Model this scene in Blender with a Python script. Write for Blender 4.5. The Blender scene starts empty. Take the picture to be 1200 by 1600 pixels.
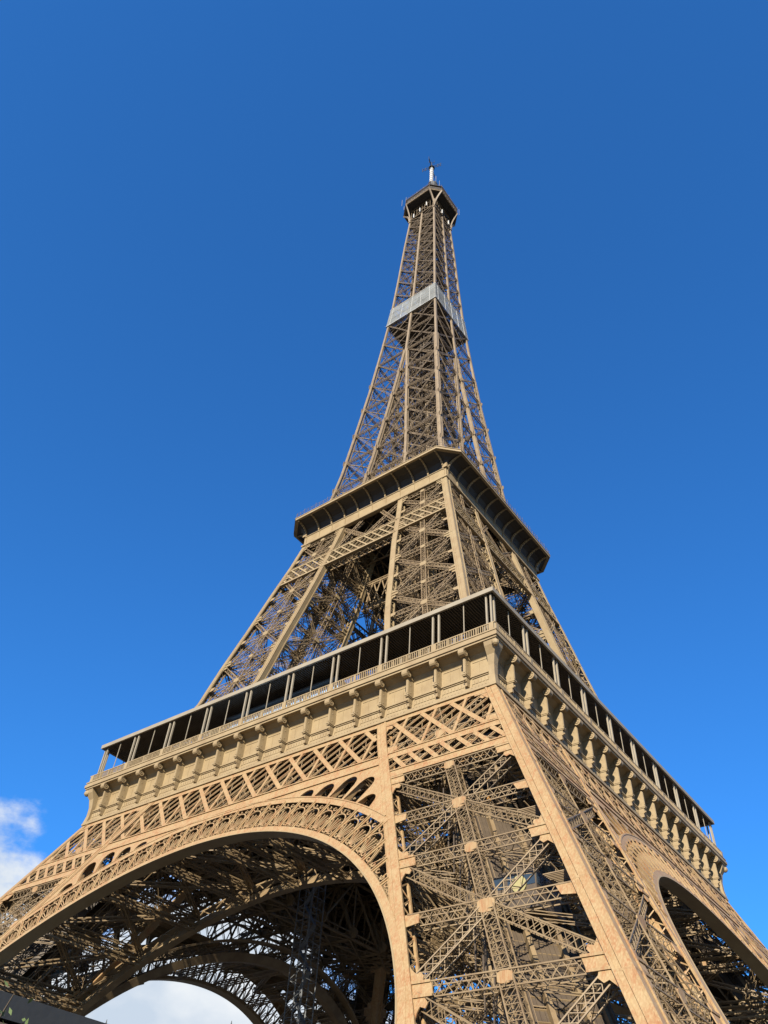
import bpy, math, random
import numpy as np
from mathutils import Vector, Matrix
random.seed(7)
scene = bpy.context.scene
COL = scene.collection
# ------------------------------------------------------------------ camera
CAM = (69.01376, -97.18385, 3.12046); YAW, PITCH, ROLL, FPX = -0.68791145, 0.79801045, 0.07572695, 1237.375
F = np.array([math.sin(YAW)*math.cos(PITCH), math.cos(YAW)*math.cos(PITCH), math.sin(PITCH)])
Rr = np.cross(F, [0, 0, 1]); Rr /= np.linalg.norm(Rr); Uu = np.cross(Rr, F)
R2 = Rr*math.cos(ROLL)+Uu*math.sin(ROLL); U2 = -Rr*math.sin(ROLL)+Uu*math.cos(ROLL)
cam_d = bpy.data.cameras.new('camera'); cam = bpy.data.objects.new('camera', cam_d); COL.objects.link(cam)
M = Matrix(((R2[0], U2[0], -F[0], CAM[0]), (R2[1], U2[1], -F[1], CAM[1]), (R2[2], U2[2], -F[2], CAM[2]), (0, 0, 0, 1)))
cam.matrix_world = M
cam_d.sensor_fit = 'VERTICAL'; cam_d.sensor_height = 36.0; cam_d.lens = 36.0*FPX/1600.0
cam_d.clip_start = 0.5; cam_d.clip_end = 20000
scene.camera = cam
# ------------------------------------------------------------------ light
SUN_PHI, SUN_EL = math.radians(21), math.radians(28)
sd = Vector((math.sin(SUN_PHI)*math.cos(SUN_EL), -math.cos(SUN_PHI)*math.cos(SUN_EL), math.sin(SUN_EL)))
sl = bpy.data.lights.new('sun', 'SUN'); so = bpy.data.objects.new('sun', sl); COL.objects.link(so)
sl.energy = 5.0; sl.angle = math.radians(0.5); sl.color = (1.0, 0.91, 0.76)
so.rotation_euler = sd.to_track_quat('Z', 'Y').to_euler(); so.location = (0, -200, 300)
world = bpy.data.worlds.new('World'); scene.world = world; world.use_nodes = True
wn, wl = world.node_tree.nodes, world.node_tree.links; wn.clear()
def N(nodes, t, **kw):
    n = nodes.new(t)
    for k, v in kw.items():
        if k.startswith('i_'): n.inputs[k[2:].replace('_', ' ')].default_value = v
        else: setattr(n, k, v)
    return n
sky = N(wn, 'ShaderNodeTexSky', sky_type='NISHITA', sun_disc=False, sun_elevation=SUN_EL, sun_rotation=math.pi-SUN_PHI,
        air_density=1.0, dust_density=0.15, ozone_density=2.6)
hsv = N(wn, 'ShaderNodeMix', data_type='RGBA', blend_type='MULTIPLY'); hsv.inputs[0].default_value = 1.0; hsv.inputs[7].default_value = (0.31, 1.07, 2.0, 1)
gm = N(wn, 'ShaderNodeGamma', i_Gamma=0.85); wl.new(sky.outputs[0], gm.inputs[0]); wl.new(gm.outputs[0], hsv.inputs[6])
tc = N(wn, 'ShaderNodeTexCoord')
mp = N(wn, 'ShaderNodeMapping'); mp.inputs['Scale'].default_value = (1, 1, 1.7)
wl.new(tc.outputs['Generated'], mp.inputs[0])
nz = N(wn, 'ShaderNodeTexNoise', i_Scale=5.5, i_Detail=9.0, i_Roughness=0.58); wl.new(mp.outputs[0], nz.inputs['Vector'])
sx = N(wn, 'ShaderNodeSeparateXYZ'); wl.new(tc.outputs['Generated'], sx.inputs[0])
# bank of cloud low in the west: more cover the lower and the further left one looks
m1 = N(wn, 'ShaderNodeMapRange'); m1.inputs[1].default_value = 0.20; m1.inputs[2].default_value = 0.47; m1.inputs[3].default_value = 0.36; m1.inputs[4].default_value = -0.20
wl.new(sx.outputs[2], m1.inputs[0])
m2 = N(wn, 'ShaderNodeMapRange'); m2.inputs[1].default_value = -0.88; m2.inputs[2].default_value = -0.35; m2.inputs[3].default_value = 0.06; m2.inputs[4].default_value = -0.20
wl.new(sx.outputs[0], m2.inputs[0])
a1 = N(wn, 'ShaderNodeMath', operation='ADD'); wl.new(m1.outputs[0], a1.inputs[0]); wl.new(m2.outputs[0], a1.inputs[1])
a2 = N(wn, 'ShaderNodeMath', operation='ADD'); wl.new(a1.outputs[0], a2.inputs[0]); wl.new(nz.outputs['Fac'], a2.inputs[1])
cr = N(wn, 'ShaderNodeMapRange', interpolation_type='SMOOTHSTEP'); cr.inputs[1].default_value = 0.555; cr.inputs[2].default_value = 0.72
wl.new(a2.outputs[0], cr.inputs[0])
nz2 = N(wn, 'ShaderNodeTexNoise', i_Scale=11.0, i_Detail=8.0); wl.new(mp.outputs[0], nz2.inputs['Vector'])
cc = N(wn, 'ShaderNodeValToRGB'); cc.color_ramp.elements[0].position = 0.38; cc.color_ramp.elements[0].color = (4.3, 5.0, 5.9, 1)
cc.color_ramp.elements[1].position = 0.64; cc.color_ramp.elements[1].color = (6.2, 6.5, 6.8, 1)
wl.new(nz2.outputs['Fac'], cc.inputs[0])
mxs = N(wn, 'ShaderNodeMix', data_type='RGBA'); wl.new(cr.outputs[0], mxs.inputs[0]); wl.new(hsv.outputs[2], mxs.inputs[6]); wl.new(cc.outputs[0], mxs.inputs[7])
bg = N(wn, 'ShaderNodeBackground', i_Strength=0.062); wl.new(mxs.outputs[2], bg.inputs[0])
wo = N(wn, 'ShaderNodeOutputWorld'); wl.new(bg.outputs[0], wo.inputs[0])
scene.cycles.diffuse_bounces = 1
scene.view_settings.view_transform = 'Standard'; scene.view_settings.look = 'None'
scene.view_settings.exposure = 1.17; scene.view_settings.gamma = 1.0
# ------------------------------------------------------------------ materials
def iron(name, base, dark, rust=0.0, rough=0.62, streak=1.0, metallic=0.0):
    base, dark = [tuple(0.72*x for x in c) for c in (base, dark)]
    m = bpy.data.materials.new(name); m.use_nodes = True
    n, l = m.node_tree.nodes, m.node_tree.links
    b = n['Principled BSDF']; b.inputs['Roughness'].default_value = rough; b.inputs['Metallic'].default_value = metallic
    t = N(n, 'ShaderNodeTexCoord')
    mpp = N(n, 'ShaderNodeMapping'); mpp.inputs['Scale'].default_value = (1.3, 1.3, 0.22)
    l.new(t.outputs['Object'], mpp.inputs[0])
    a = N(n, 'ShaderNodeTexNoise', i_Scale=0.55, i_Detail=7.0, i_Roughness=0.62); l.new(t.outputs['Object'], a.inputs['Vector'])
    r = N(n, 'ShaderNodeValToRGB'); r.color_ramp.elements[0].position = 0.33; r.color_ramp.elements[0].color = (*dark, 1)
    r.color_ramp.elements[1].position = 0.62; r.color_ramp.elements[1].color = (*base, 1)
    l.new(a.outputs['Fac'], r.inputs[0])
    out = r.outputs[0]
    if rust > 0:
        s = N(n, 'ShaderNodeTexNoise', i_Scale=1.5, i_Detail=8.0, i_Roughness=0.7, i_Distortion=0.6); l.new(mpp.outputs[0], s.inputs['Vector'])
        rr = N(n, 'ShaderNodeMapRange'); rr.inputs[1].default_value = 0.60-0.13*rust; rr.inputs[2].default_value = 0.66; rr.inputs[4].default_value = 0.8
        l.new(s.outputs['Fac'], rr.inputs[0])
        mx = N(n, 'ShaderNodeMix', data_type='RGBA'); l.new(rr.outputs[0], mx.inputs[0]); l.new(out, mx.inputs[6])
        mx.inputs[7].default_value = (0.215, 0.085, 0.028, 1); out = mx.outputs[2]
        fs = N(n, 'ShaderNodeTexNoise', i_Scale=7.0, i_Detail=4.0); l.new(mpp.outputs[0], fs.inputs['Vector'])
        fr = N(n, 'ShaderNodeMapRange'); fr.inputs[1].default_value = 0.45; fr.inputs[2].default_value = 0.75; fr.inputs[3].default_value = 0.0; fr.inputs[4].default_value = 0.65
        l.new(fs.outputs['Fac'], fr.inputs[0])
        mx2 = N(n, 'ShaderNodeMix', data_type='RGBA'); l.new(fr.outputs[0], mx2.inputs[0]); l.new(out, mx2.inputs[6])
        mx2.inputs[7].default_value = (0.32, 0.24, 0.125, 1); out = mx2.outputs[2]
    l.new(out, b.inputs['Base Color'])
    bp = N(n, 'ShaderNodeBump', i_Strength=0.25, i_Distance=0.04); f = N(n, 'ShaderNodeTexNoise', i_Scale=5.0, i_Detail=5.0)
    l.new(t.outputs['Object'], f.inputs['Vector']); l.new(f.outputs['Fac'], bp.inputs['Height']); l.new(bp.outputs[0], b.inputs['Normal'])
    return m
M_LOW = iron('salmon_iron_paint', (0.345, 0.232, 0.108), (0.30, 0.178, 0.074), rust=1.0)
M_LAT = iron('tan_lattice_paint', (0.265, 0.188, 0.098), (0.18, 0.118, 0.058))
M_FRZ = iron('cream_frieze_paint', (0.335, 0.248, 0.130), (0.27, 0.190, 0.095), rust=0.0)
M_MID = iron('yellow_tan_iron_paint', (0.315, 0.235, 0.122), (0.27, 0.185, 0.09))
M_UP = iron('brown_shaft_paint', (0.205, 0.145, 0.078), (0.135, 0.092, 0.048))
M_UPC = iron('pale_shaft_chord_paint', (0.275, 0.205, 0.122), (0.21, 0.15, 0.088))
M_ROOF = iron('grey_cream_roof_paint', (0.31, 0.265, 0.19), (0.26, 0.215, 0.15))
M_DARK = iron('dark_iron_and_painted_shade', (0.035, 0.027, 0.02), (0.02, 0.016, 0.012))  # near-black stands for shade on the undersides; the cabin wall shares it
M_DECK = iron('brown_deck_paint', (0.10, 0.072, 0.045), (0.06, 0.042, 0.027))
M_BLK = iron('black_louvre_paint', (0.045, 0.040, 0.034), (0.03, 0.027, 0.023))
M_SLAT = iron('brown_slat_paint', (0.17, 0.135, 0.10), (0.12, 0.095, 0.07))
M_GREY = iron('grey_galvanised_steel', (0.26, 0.27, 0.28), (0.16, 0.17, 0.18), metallic=0.3)
M_SLATE = iron('dark_slate_metal', (0.030, 0.030, 0.027), (0.022, 0.022, 0.020))
M_WHITE = iron('white_mast_paint', (0.62, 0.62, 0.60), (0.46, 0.46, 0.44))
M_YEL = iron('yellow_lift_paint', (0.38, 0.34, 0.15), (0.28, 0.24, 0.10))
M_ORG = iron('orange_lift_paint', (0.60, 0.28, 0.03), (0.5, 0.20, 0.02))
M_STONE = iron('pale_masonry', (0.34, 0.31, 0.25), (0.24, 0.22, 0.18))
def glass():
    m = bpy.data.materials.new('shared_glass'); m.use_nodes = True; b = m.node_tree.nodes['Principled BSDF']
    b.inputs['Base Color'].default_value = (0.14, 0.24, 0.38, 1); b.inputs['Roughness'].default_value = 0.15; b.inputs['Metallic'].default_value = 0.2
    return m
M_GLASS = glass(); M_PAV = glass(); M_PAV.name = 'painted_reflection_glass'; M_PAV.node_tree.nodes['Principled BSDF'].inputs['Base Color'].default_value = (0.26, 0.48, 0.80, 1)  # blue base colour stands in for sky reflected in the pavilion glass
M_GLASS.name = 'dark_window_glass'; M_GLASS.node_tree.nodes['Principled BSDF'].inputs['Base Color'].default_value = (0.03, 0.045, 0.06, 1)
def net_mat():
    m = bpy.data.materials.new('white_safety_net'); m.use_nodes = True; n, l = m.node_tree.nodes, m.node_tree.links
    b = n['Principled BSDF']; b.inputs['Base Color'].default_value = (0.17, 0.18, 0.175, 1); b.inputs['Roughness'].default_value = 0.8
    t = N(n, 'ShaderNodeTexCoord'); a = N(n, 'ShaderNodeTexNoise', i_Scale=0.35, i_Detail=6.0); l.new(t.outputs['Object'], a.inputs['Vector'])
    mr = N(n, 'ShaderNodeMapRange'); mr.inputs[1].default_value = 0.3; mr.inputs[2].default_value = 0.7; mr.inputs[3].default_value = 0.5; mr.inputs[4].default_value = 0.85
    l.new(a.outputs['Fac'], mr.inputs[0])
    tr = N(n, 'ShaderNodeBsdfTransparent'); mx = N(n, 'ShaderNodeMixShader'); l.new(mr.outputs[0], mx.inputs[0]); l.new(tr.outputs[0], mx.inputs[1]); l.new(b.outputs[0], mx.inputs[2])
    l.new(mx.outputs[0], n['Material Output'].inputs[0])
    return m
M_NET = net_mat()
def plain(name, c, rough=0.8):
    return iron(name, c, tuple(x*0.6 for x in c), rough=rough)
M_LEAF = plain('green_leaf', (0.10, 0.15, 0.04)); M_BARK = plain('brown_bark', (0.12, 0.09, 0.06)); M_GROUND = plain('darkened_ground', (0.055, 0.05, 0.043))  # unseen ground darkened to weaken the bounce onto the undersides
M_BLUE = plain('blue_sign_ink', (0.03, 0.07, 0.25)); M_WOOD = plain('brown_timber', (0.17, 0.12, 0.085))
# ------------------------------------------------------------------ mesh batches
class MB:
    def __init__(s): s.b = []; s.v = []; s.f = []
    def bar(s, p, q, w, h, up=(0, 0, 1)):       # w across, h along 'up'
        s.b.append((*p, *q, w, h, *up))
    def quad(s, *pts):
        i = len(s.v); s.v += [tuple(map(float, a)) for a in pts]; s.f.append(tuple(range(i, i+len(pts))))
    def box(s, x0, x1, y0, y1, z0, z1): s.hexa([(x0, y0, z0), (x1, y0, z0), (x1, y1, z0), (x0, y1, z0), (x0, y0, z1), (x1, y0, z1), (x1, y1, z1), (x0, y1, z1)])
    def hexa(s, c):
        i = len(s.v); s.v += [tuple(map(float, a)) for a in c]
        for f in ((3, 2, 1, 0), (4, 5, 6, 7), (0, 1, 5, 4), (1, 2, 6, 5), (2, 3, 7, 6), (3, 0, 4, 7)): s.f.append(tuple(i+k for k in f))
    def tube(s, p, q, r0, r1=None, n=8):
        r1 = r0 if r1 is None else r1
        p, q = Vector(p), Vector(q); d = (q-p).normalized(); a = d.orthogonal().normalized(); b = d.cross(a); i = len(s.v)
        for c, r in ((p, r0), (q, r1)):
            for k in range(n):
                t = 2*math.pi*k/n; s.v.append(tuple(c+a*(r*math.cos(t))+b*(r*math.sin(t))))
        for k in range(n): s.f.append((i+k, i+(k+1) % n, i+n+(k+1) % n, i+n+k))
        s.f.append(tuple(i+k for k in range(n))[::-1]); s.f.append(tuple(i+n+k for k in range(n)))
    def prism(s, pts, off):                      # pts: 3D polygon, off: extrusion vector
        n = len(pts); i = len(s.v); o = Vector(off)
        s.v += [tuple(map(float, a)) for a in pts]+[tuple(Vector(a)+o) for a in pts]
        s.f.append(tuple(range(i, i+n))); s.f.append(tuple(range(i+2*n-1, i+n-1, -1)))
        for k in range(n): s.f.append((i+(k+1) % n, i+k, i+n+k, i+n+(k+1) % n))
    def loft(s, rings):                          # rings: [(x0,x1,y0,y1,z)]
        i = len(s.v)
        for x0, x1, y0, y1, z in rings: s.v += [(x0, y0, z), (x1, y0, z), (x1, y1, z), (x0, y1, z)]
        n = len(rings)
        for k in range(n-1):
            for j in range(4): s.f.append((i+4*k+j, i+4*k+(j+1) % 4, i+4*k+4+(j+1) % 4, i+4*k+4+j))
        s.f.append((i+3, i+2, i+1, i)); s.f.append(tuple(i+4*(n-1)+j for j in range(4)))
    def mesh(s, name):
        V = np.array(s.v, float).reshape(-1, 3); faces = list(s.f); tot = [len(f) for f in faces]
        idx = [k for f in faces for k in f]
        if s.b:
            B = np.array(s.b, float); p, q, w, h, up = B[:, 0:3], B[:, 3:6], B[:, 6:7], B[:, 7:8], B[:, 8:11]
            d = q-p; d /= np.linalg.norm(d, axis=1, keepdims=True)+1e-9
            bad = np.abs((up*d).sum(1)) > 0.985; up = up.copy(); up[bad] = (0.3, 0.5, 0.81); 
            bad = np.abs((up*d).sum(1)) > 0.985; up[bad] = (1, 0, 0)
            nn = up-(up*d).sum(1, keepdims=True)*d; nn /= np.linalg.norm(nn, axis=1, keepdims=True); sd_ = np.cross(d, nn)
            c = []
            for e in (p, q):
                for a, b in ((-1, -1), (1, -1), (1, 1), (-1, 1)): c.append(e+sd_*w*a/2+nn*h*b/2)
            C = np.stack(c, 1).reshape(-1, 3); o = len(V); nb = len(B)
            V = np.vstack([V, C]) if len(V) else C
            base = o+8*np.arange(nb)[:, None, None]
            ff = np.array([(0, 1, 5, 4), (1, 2, 6, 5), (2, 3, 7, 6), (3, 0, 4, 7), (3, 2, 1, 0), (4, 5, 6, 7)])[None]
            FI = (base+ff).reshape(-1); idx = np.concatenate([np.array(idx, int), FI]); tot = np.concatenate([np.array(tot, int), np.full(nb*6, 4)])
        idx = np.array(idx, np.int32); tot = np.array(tot, np.int32)
        me = bpy.data.meshes.new(name); me.vertices.add(len(V)); me.vertices.foreach_set('co', V.astype(np.float32).ravel())
        me.loops.add(len(idx)); me.loops.foreach_set('vertex_index', idx)
        me.polygons.add(len(tot)); st = np.concatenate([[0], np.cumsum(tot)[:-1]]).astype(np.int32)
        me.polygons.foreach_set('loop_start', st); me.polygons.foreach_set('loop_total', tot)
        me.polygons.foreach_set('use_smooth', np.zeros(len(tot), bool)); me.update(calc_edges=True); me.validate(); return me
    def build(s, name, mat, parent=None, rot=0.0):
        me = s.mesh(name); me.materials.append(mat); o = bpy.data.objects.new(name, me); COL.objects.link(o)
        o.rotation_euler = (0, 0, rot); o.parent = parent; return o
def empty(name, loc=(0, 0, 0), parent=None):
    o = bpy.data.objects.new(name, None); o.empty_display_size = 1; o.location = loc; COL.objects.link(o); o.parent = parent; return o
def tag(o, label=None, cat=None, group=None, kind=None):
    for k, v in (('label', label), ('category', cat), ('group', group), ('kind', kind)):
        if v: o[k] = v
    return o
def dup(o, parent, rot=0.0):
    c = o.copy(); COL.objects.link(c); c.parent = parent; c.rotation_euler = (0, 0, o.rotation_euler.z+rot)
    for ch in list(o.children):
        if ch.name not in DONE: dup(ch, c, 0.0)
    return c
DONE = set()
def four(o, parent):                              # the same part on the other three corners or faces of the tower
    for k in (1, 2, 3): dup(o, parent, k*math.pi/2)
# ------------------------------------------------------------------ the tower's profile
HZ = [-2, 4, 40.5, 51, 57.6, 72.8, 80, 88.5, 97.5, 104.8, 111.5, 116, 125.9, 133.7, 148.5, 166, 185, 198, 207, 225, 248, 266.8, 276]
HH = [60.9, 57.9, 39.4, 34.2, 31.5, 26.0, 24.4, 22.3, 20.2, 18.4, 16.95, 16.2, 14.2, 13.2, 11.85, 10.3, 8.95, 8.1, 7.6, 6.85, 6.0, 5.15, 5.0]
def H(z): return float(np.interp(z, HZ, HH))
def I(z):                                         # inner edge of a pier
    return float(np.interp(z, [4, 50, 57.6, 73.7, 96, 110, 118, 129, 148, 166, 177], [41.9, 18.9, 17.0, 11.9, 8.2, 6.5, 5.6, 4.55, 2.65, 1.05, 0.0]))
def PT(fc, a, z, d=0.0):
    h, i = H(z), I(z); t = i+a*(h-i)
    return {'A': (t, -(h-d), z), 'B': (h-d, -t, z), 'C': (t, -(i+d), z), 'D': (i+d, -t, z)}[fc]
NRM = {'A': (0, -1, 0), 'B': (1, 0, 0), 'C': (0, 1, 0), 'D': (-1, 0, 0)}
def V3(a): return np.array(a, float)
def girder(mb, p, q, n, width, depth, rail=0.16, lace=0.08, pitch=0.9, sides=True, back=True, cross=True):
    p, q, n = V3(p), V3(q), V3(n); L = np.linalg.norm(q-p)
    if L < 0.3: return
    d = (q-p)/L; n = n-(n@d)*d; n /= np.linalg.norm(n); s = np.cross(d, n)
    lay = [0.0]+([depth] if back else [])
    for dd in lay:
        for e in (-1, 1): mb.bar(p+s*e*width/2-n*dd, q+s*e*width/2-n*dd, rail, rail, n)
    k = max(2, int(round(L/pitch)))
    for j in range(k):
        a, b = p+d*L*j/k, p+d*L*(j+1)/k
        for dd in lay:
            e = 1 if j % 2 else -1
            mb.bar(a+s*e*width/2-n*dd, b-s*e*width/2-n*dd, lace, lace*0.5, n)
            if cross and dd == 0: mb.bar(a-s*e*width/2-n*(dd+.03), b+s*e*width/2-n*(dd+.03), lace, lace*0.5, n)
        if sides and back:
            for e in (-1, 1):
                f0, f1 = (0, depth) if j % 2 else (depth, 0)
                mb.bar(a+s*e*width/2-n*f0, b+s*e*width/2-n*f1, lace, lace*0.5, s)
T = tag(empty('iron_tower'), 'tall tapering brown iron lattice tower with four arched legs, three galleries and a mast', 'tower')
def levels(z0, z1): return sorted(set([z0, z1]+[z for z in HZ if z0 < z < z1]))
# ---- corner chords: box of plates outside, lacing inside
def chord(fcs, ox, oy, z0, z1, cw, lacing=True, step=None):
    """ox, oy: 'H' or 'I' for the x and -y position; solid plates on faces listed"""
    mb = MB(); Z = levels(z0, z1)
    Z = sorted(set(Z+[z0+(z1-z0)*k/12 for k in range(13)]))
    def X(z): return (H(z)-cw, H(z)) if ox == 'H' else (I(z), I(z)+cw)
    def Y(z): return (H(z)-cw, H(z)) if oy == 'H' else (I(z), I(z)+cw)
    th = 0.1
    rings = {'A': lambda z: (X(z)[0], X(z)[1], -Y(z)[1], -Y(z)[1]+th, z), 'C': lambda z: (X(z)[0], X(z)[1], -Y(z)[0]-th, -Y(z)[0], z),
             'B': lambda z: (X(z)[1]-th, X(z)[1]+.003, -Y(z)[1]+.002, -Y(z)[0]-.002, z), 'D': lambda z: (X(z)[0]-.003, X(z)[0]+th, -Y(z)[1]+.002, -Y(z)[0]-.002, z)}
    for f in fcs:
        if f in 'CD': mb.loft([rings[f](z) for z in Z]); continue
        for e0, e1, pr in ((0, .385, 0), (.42, 1, .03)):   # built-up plates with open seams
            if f == 'A': mb.loft([(X(z)[0]+e0*cw, X(z)[0]+e1*cw, -Y(z)[1]-pr, -Y(z)[1]+th, z) for z in Z])
            else: mb.loft([(X(z)[1]-th, X(z)[1]+pr+.001, -Y(z)[0]-e1*cw+.002*(e1 == 1), -Y(z)[0]-e0*cw, z) for z in Z])
    for f in 'ABCD':
        if f in fcs: continue
        def cor(z, e):
            x0, x1 = X(z); y0, y1 = Y(z)
            return {'A': ((x0, -y1, z), (x1, -y1, z)), 'C': ((x0, -y0, z), (x1, -y0, z)), 'B': ((x1, -y1, z), (x1, -y0, z)), 'D': ((x0, -y1, z), (x0, -y0, z))}[f][e]
        for k in range(len(Z)-1):
            for e in (0, 1): mb.bar(cor(Z[k], e), cor(Z[k+1], e), 0.2, 0.2, NRM[f])
        if lacing:
            n = int((z1-z0)/(cw*0.75))
            for k in range(n):
                a, b = z0+(z1-z0)*k/n, z0+(z1-z0)*(k+1)/n
                mb.bar(cor(a, k % 2), cor(b, 1-k % 2), 0.1, 0.05, NRM[f])
    for e in (.04, .93):                      # angle ribs along the plates
        if 'A' in fcs: mb.loft([((1-e)*X(z)[0]+e*X(z)[1]-.035, (1-e)*X(z)[0]+e*X(z)[1]+.035, -Y(z)[1]-.05, -Y(z)[1]+.02, z) for z in Z])
        if 'B' in fcs: mb.loft([(X(z)[1]-.02, X(z)[1]+.05, -((1-e)*Y(z)[0]+e*Y(z)[1])-.035, -((1-e)*Y(z)[0]+e*Y(z)[1])+.035, z) for z in Z])
    # seams: thin cover straps across the solid plates
    n = int((z1-z0)/6.2)
    for k in range(1, n):
        z = z0+(z1-z0)*k/n; x0, x1 = X(z); y0, y1 = Y(z)
        if 'A' in fcs: mb.box(x0+.05, x1-.05, -y1-.045, -y1+.03, z-.07, z+.07)
        if 'B' in fcs: mb.box(x1-.03, x1+.045, -y1+.05, -y0-.05, z-.07, z+.07)
    return mb
def gussets(mb, f, nodes, cw, big, small_nodes, reach, sides_=(0, 1)):
    """plates standing inward from the two chords of face f at the nodes"""
    for z, g in [(z, 1) for z in nodes]+[(z, 0) for z in small_nodes]:
        W = H(z)-I(z); nv = V3(NRM[f])
        for side in sides_:
            def P(t, zz, d=0.08):
                a = t/W if side == 0 else 1-t/W
                return V3(PT(f, a, z, d)) + V3(PT(f, 0 if side == 0 else 1, zz, d)) - V3(PT(f, 0 if side == 0 else 1, z, d))
            if g:
                s = big
                out = [(cw-.05, 2.1*s), (cw+.25*s, 1.5*s), (cw+.55*s, 1.15*s), (cw+.95*s, 1.25*s), (cw+1.15*s, .95*s), (cw+1.0*s, .62*s), (cw+reach, .5*s), (cw+reach, -.5*s), (cw+1.0*s, -.62*s), (cw+1.2*s, -1.0*s),
                       (cw+.95*s, -1.35*s), (cw+.55*s, -1.2*s), (cw+.25*s, -1.6*s), (cw-.05, -2.2*s)]
            else: out = [(cw-.05, .5*big), (cw+reach*.85, .45*big), (cw+reach*.75, -.4*big), (cw-.05, -.6*big)]
            pts = [P(t, z+dz) for t, dz in out]
            if side: pts = pts[::-1]
            mb.prism(pts, tuple(-nv*0.10))
            if g or True:
                mb.bar(P(cw-.05, z+.5*big, 0.0), P(cw+reach, z+.5*big, 0.0), .1, .16, (0, 0, 1)) if g else None
                mb.bar(P(cw-.05, z-.5*big, 0.0), P(cw+reach, z-.5*big, 0.0), .1, .16, (0, 0, 1)) if g else None
    return mb
def pier(name, z0, z1, nodes, mids, cw, gw, dep, rail, lace, pitch, mat, mat_l, big, reach, masts=True, gus=True, chords=('O', 'A', 'B', 'I'), fcs='ABCD', sides=True):
    core = MB()                                   # diaphragms inside the pier at each node
    for z in nodes+mids:
        h, i = H(z), I(z); w = 0.5
        c = [(h-w, -h+w, z), (i+w, -h+w, z), (i+w, -i-w, z), (h-w, -i-w, z)]
        m_ = [tuple((V3(c[k])+V3(c[(k+1) % 4]))/2) for k in range(4)]
        for k in range(4):
            girder(core, m_[k], m_[(k+1) % 4], (0, 0, 1), gw*.6, dep*.5, rail*.7, lace, pitch*2.4, sides=False, cross=False)
        if z in nodes:
            girder(core, c[0], c[2], (0, 0, 1), gw*.6, dep*.5, rail*.7, lace, pitch*2.4, sides=False, cross=False)
            girder(core, c[1], c[3], (0, 0, 1), gw*.6, dep*.5, rail*.7, lace, pitch*2.4, sides=False, cross=False)
    P = core.build(name, mat_l, T)
    spec = {'O': ('AB', 'H', 'H'), 'A': ('AD', 'I', 'H'), 'B': ('BC', 'H', 'I'), 'I': ('CD', 'I', 'I')}
    for k in chords:
        mb = chord(spec[k][0], spec[k][1], spec[k][2], z0, z1, cw)
        for f, sd_ in {'O': (('A', 1), ('B', 1)), 'A': (('A', 0), ('D', 1)), 'B': (('B', 0), ('C', 1)), 'I': (('C', 0), ('D', 0))}[k]: gussets(mb, f, nodes, cw, big, mids, reach, (sd_,))
        mb.build('corner_chord', mat, P)
    inner = MB(); low = name == 'lower_pier'
    for f in fcs:
        out = f in 'AB'; W = lambda z: (H(z)-I(z)); ns = sorted(nodes)
        pt_, bk, cr_ = (pitch, True, True) if out else (pitch*1.6, True, False)
        mb = MB() if out else inner; zz = sorted(set([z0, z1]+[z for z in nodes+mids if z0 < z < z1]))
        for a, b in zip(zz[:-1], zz[1:]): girder(mb, PT(f, .5, a, .25), PT(f, .5, b, .25), NRM[f], gw*1.15, dep, rail, lace, pt_*.8, sides=sides, cross=cr_)
        if out: mb.build('centre_mast', mat_l, P)
        pl = MB()
        for z in nodes+mids:                      # plates where the members cross
            s = (.62 if z in mids else .48)*gw; c0 = V3(PT(f, .5, z, .12)); t = V3(PT(f, .6, z, .12))-V3(PT(f, .4, z, .12)); t /= np.linalg.norm(t); u = V3((0, 0, 1))
            pl.prism([tuple(c0+t*s*x+u*s*y) for x, y in ((-1.25, -.55), (-.6, -.8), (.6, -.8), (1.25, -.55), (1.25, .55), (.6, .8), (-.6, .8), (-1.25, .55))], tuple(-V3(NRM[f])*.1))
            if low and out: pl.build('joint_plate', mat, P); pl = MB()
        if not (low and out): pl.build('joint_plate', mat, P)
        def beam(mb, z):
            e = (cw+.1)/W(z)
            girder(mb, PT(f, e, z, .3), PT(f, .5, z, .3), NRM[f], gw, dep, rail, lace, pt_, sides=sides, cross=cr_)
            girder(mb, PT(f, .5, z, .3), PT(f, 1-e, z, .3), NRM[f], gw, dep, rail, lace, pt_, sides=sides, cross=cr_)
        for z in nodes+mids:
            if not out: beam(inner, z)
            elif low: mb = MB(); beam(mb, z); mb.build('lattice_beam', mat_l, P)
        for a, b in zip(ns[:-1], ns[1:]):
            zc = [m for m in mids if a < m < b][0]; mb = MB() if out else inner
            for za, al in ((a, 0), (a, 1), (b, 0), (b, 1)):
                e = (cw+.1)/W(za); aa = e if al == 0 else 1-e
                girder(mb, PT(f, aa, za+(.5 if za == a else -.5), .3), PT(f, .5, zc, .3), NRM[f], gw*.85, dep, rail, lace, pt_, sides=sides, cross=cr_)
            if out and not low: beam(mb, zc); beam(mb, b)
            if out: mb.build('cross_bracing', mat_l, P)
    inner.build('inner_bracing', mat_l, P)
    return P
# lower piers, ground to first floor
lp = pier('lower_pier', 3.9, 51.2, [7.5, 18.1, 29.1, 40.0, 50.5], [12.8, 23.5, 34.5, 45.4], 1.15, 0.90, 0.92, 0.088, 0.052, 0.72, M_LOW, M_LAT, 0.95, 1.6)
four(lp, T)
# upper piers, first to second floor
up_ = pier('upper_pier', 51.2, 110.8, [60.0, 70.0, 80.4, 90.7, 101.4, 110.2], [65.0, 75.3, 85.5, 95.9, 105.8], 0.95, 0.72, 0.7, 0.10, 0.06, 0.8, M_MID, M_LAT, 0.7, 1.2)
four(up_, T)
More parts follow.
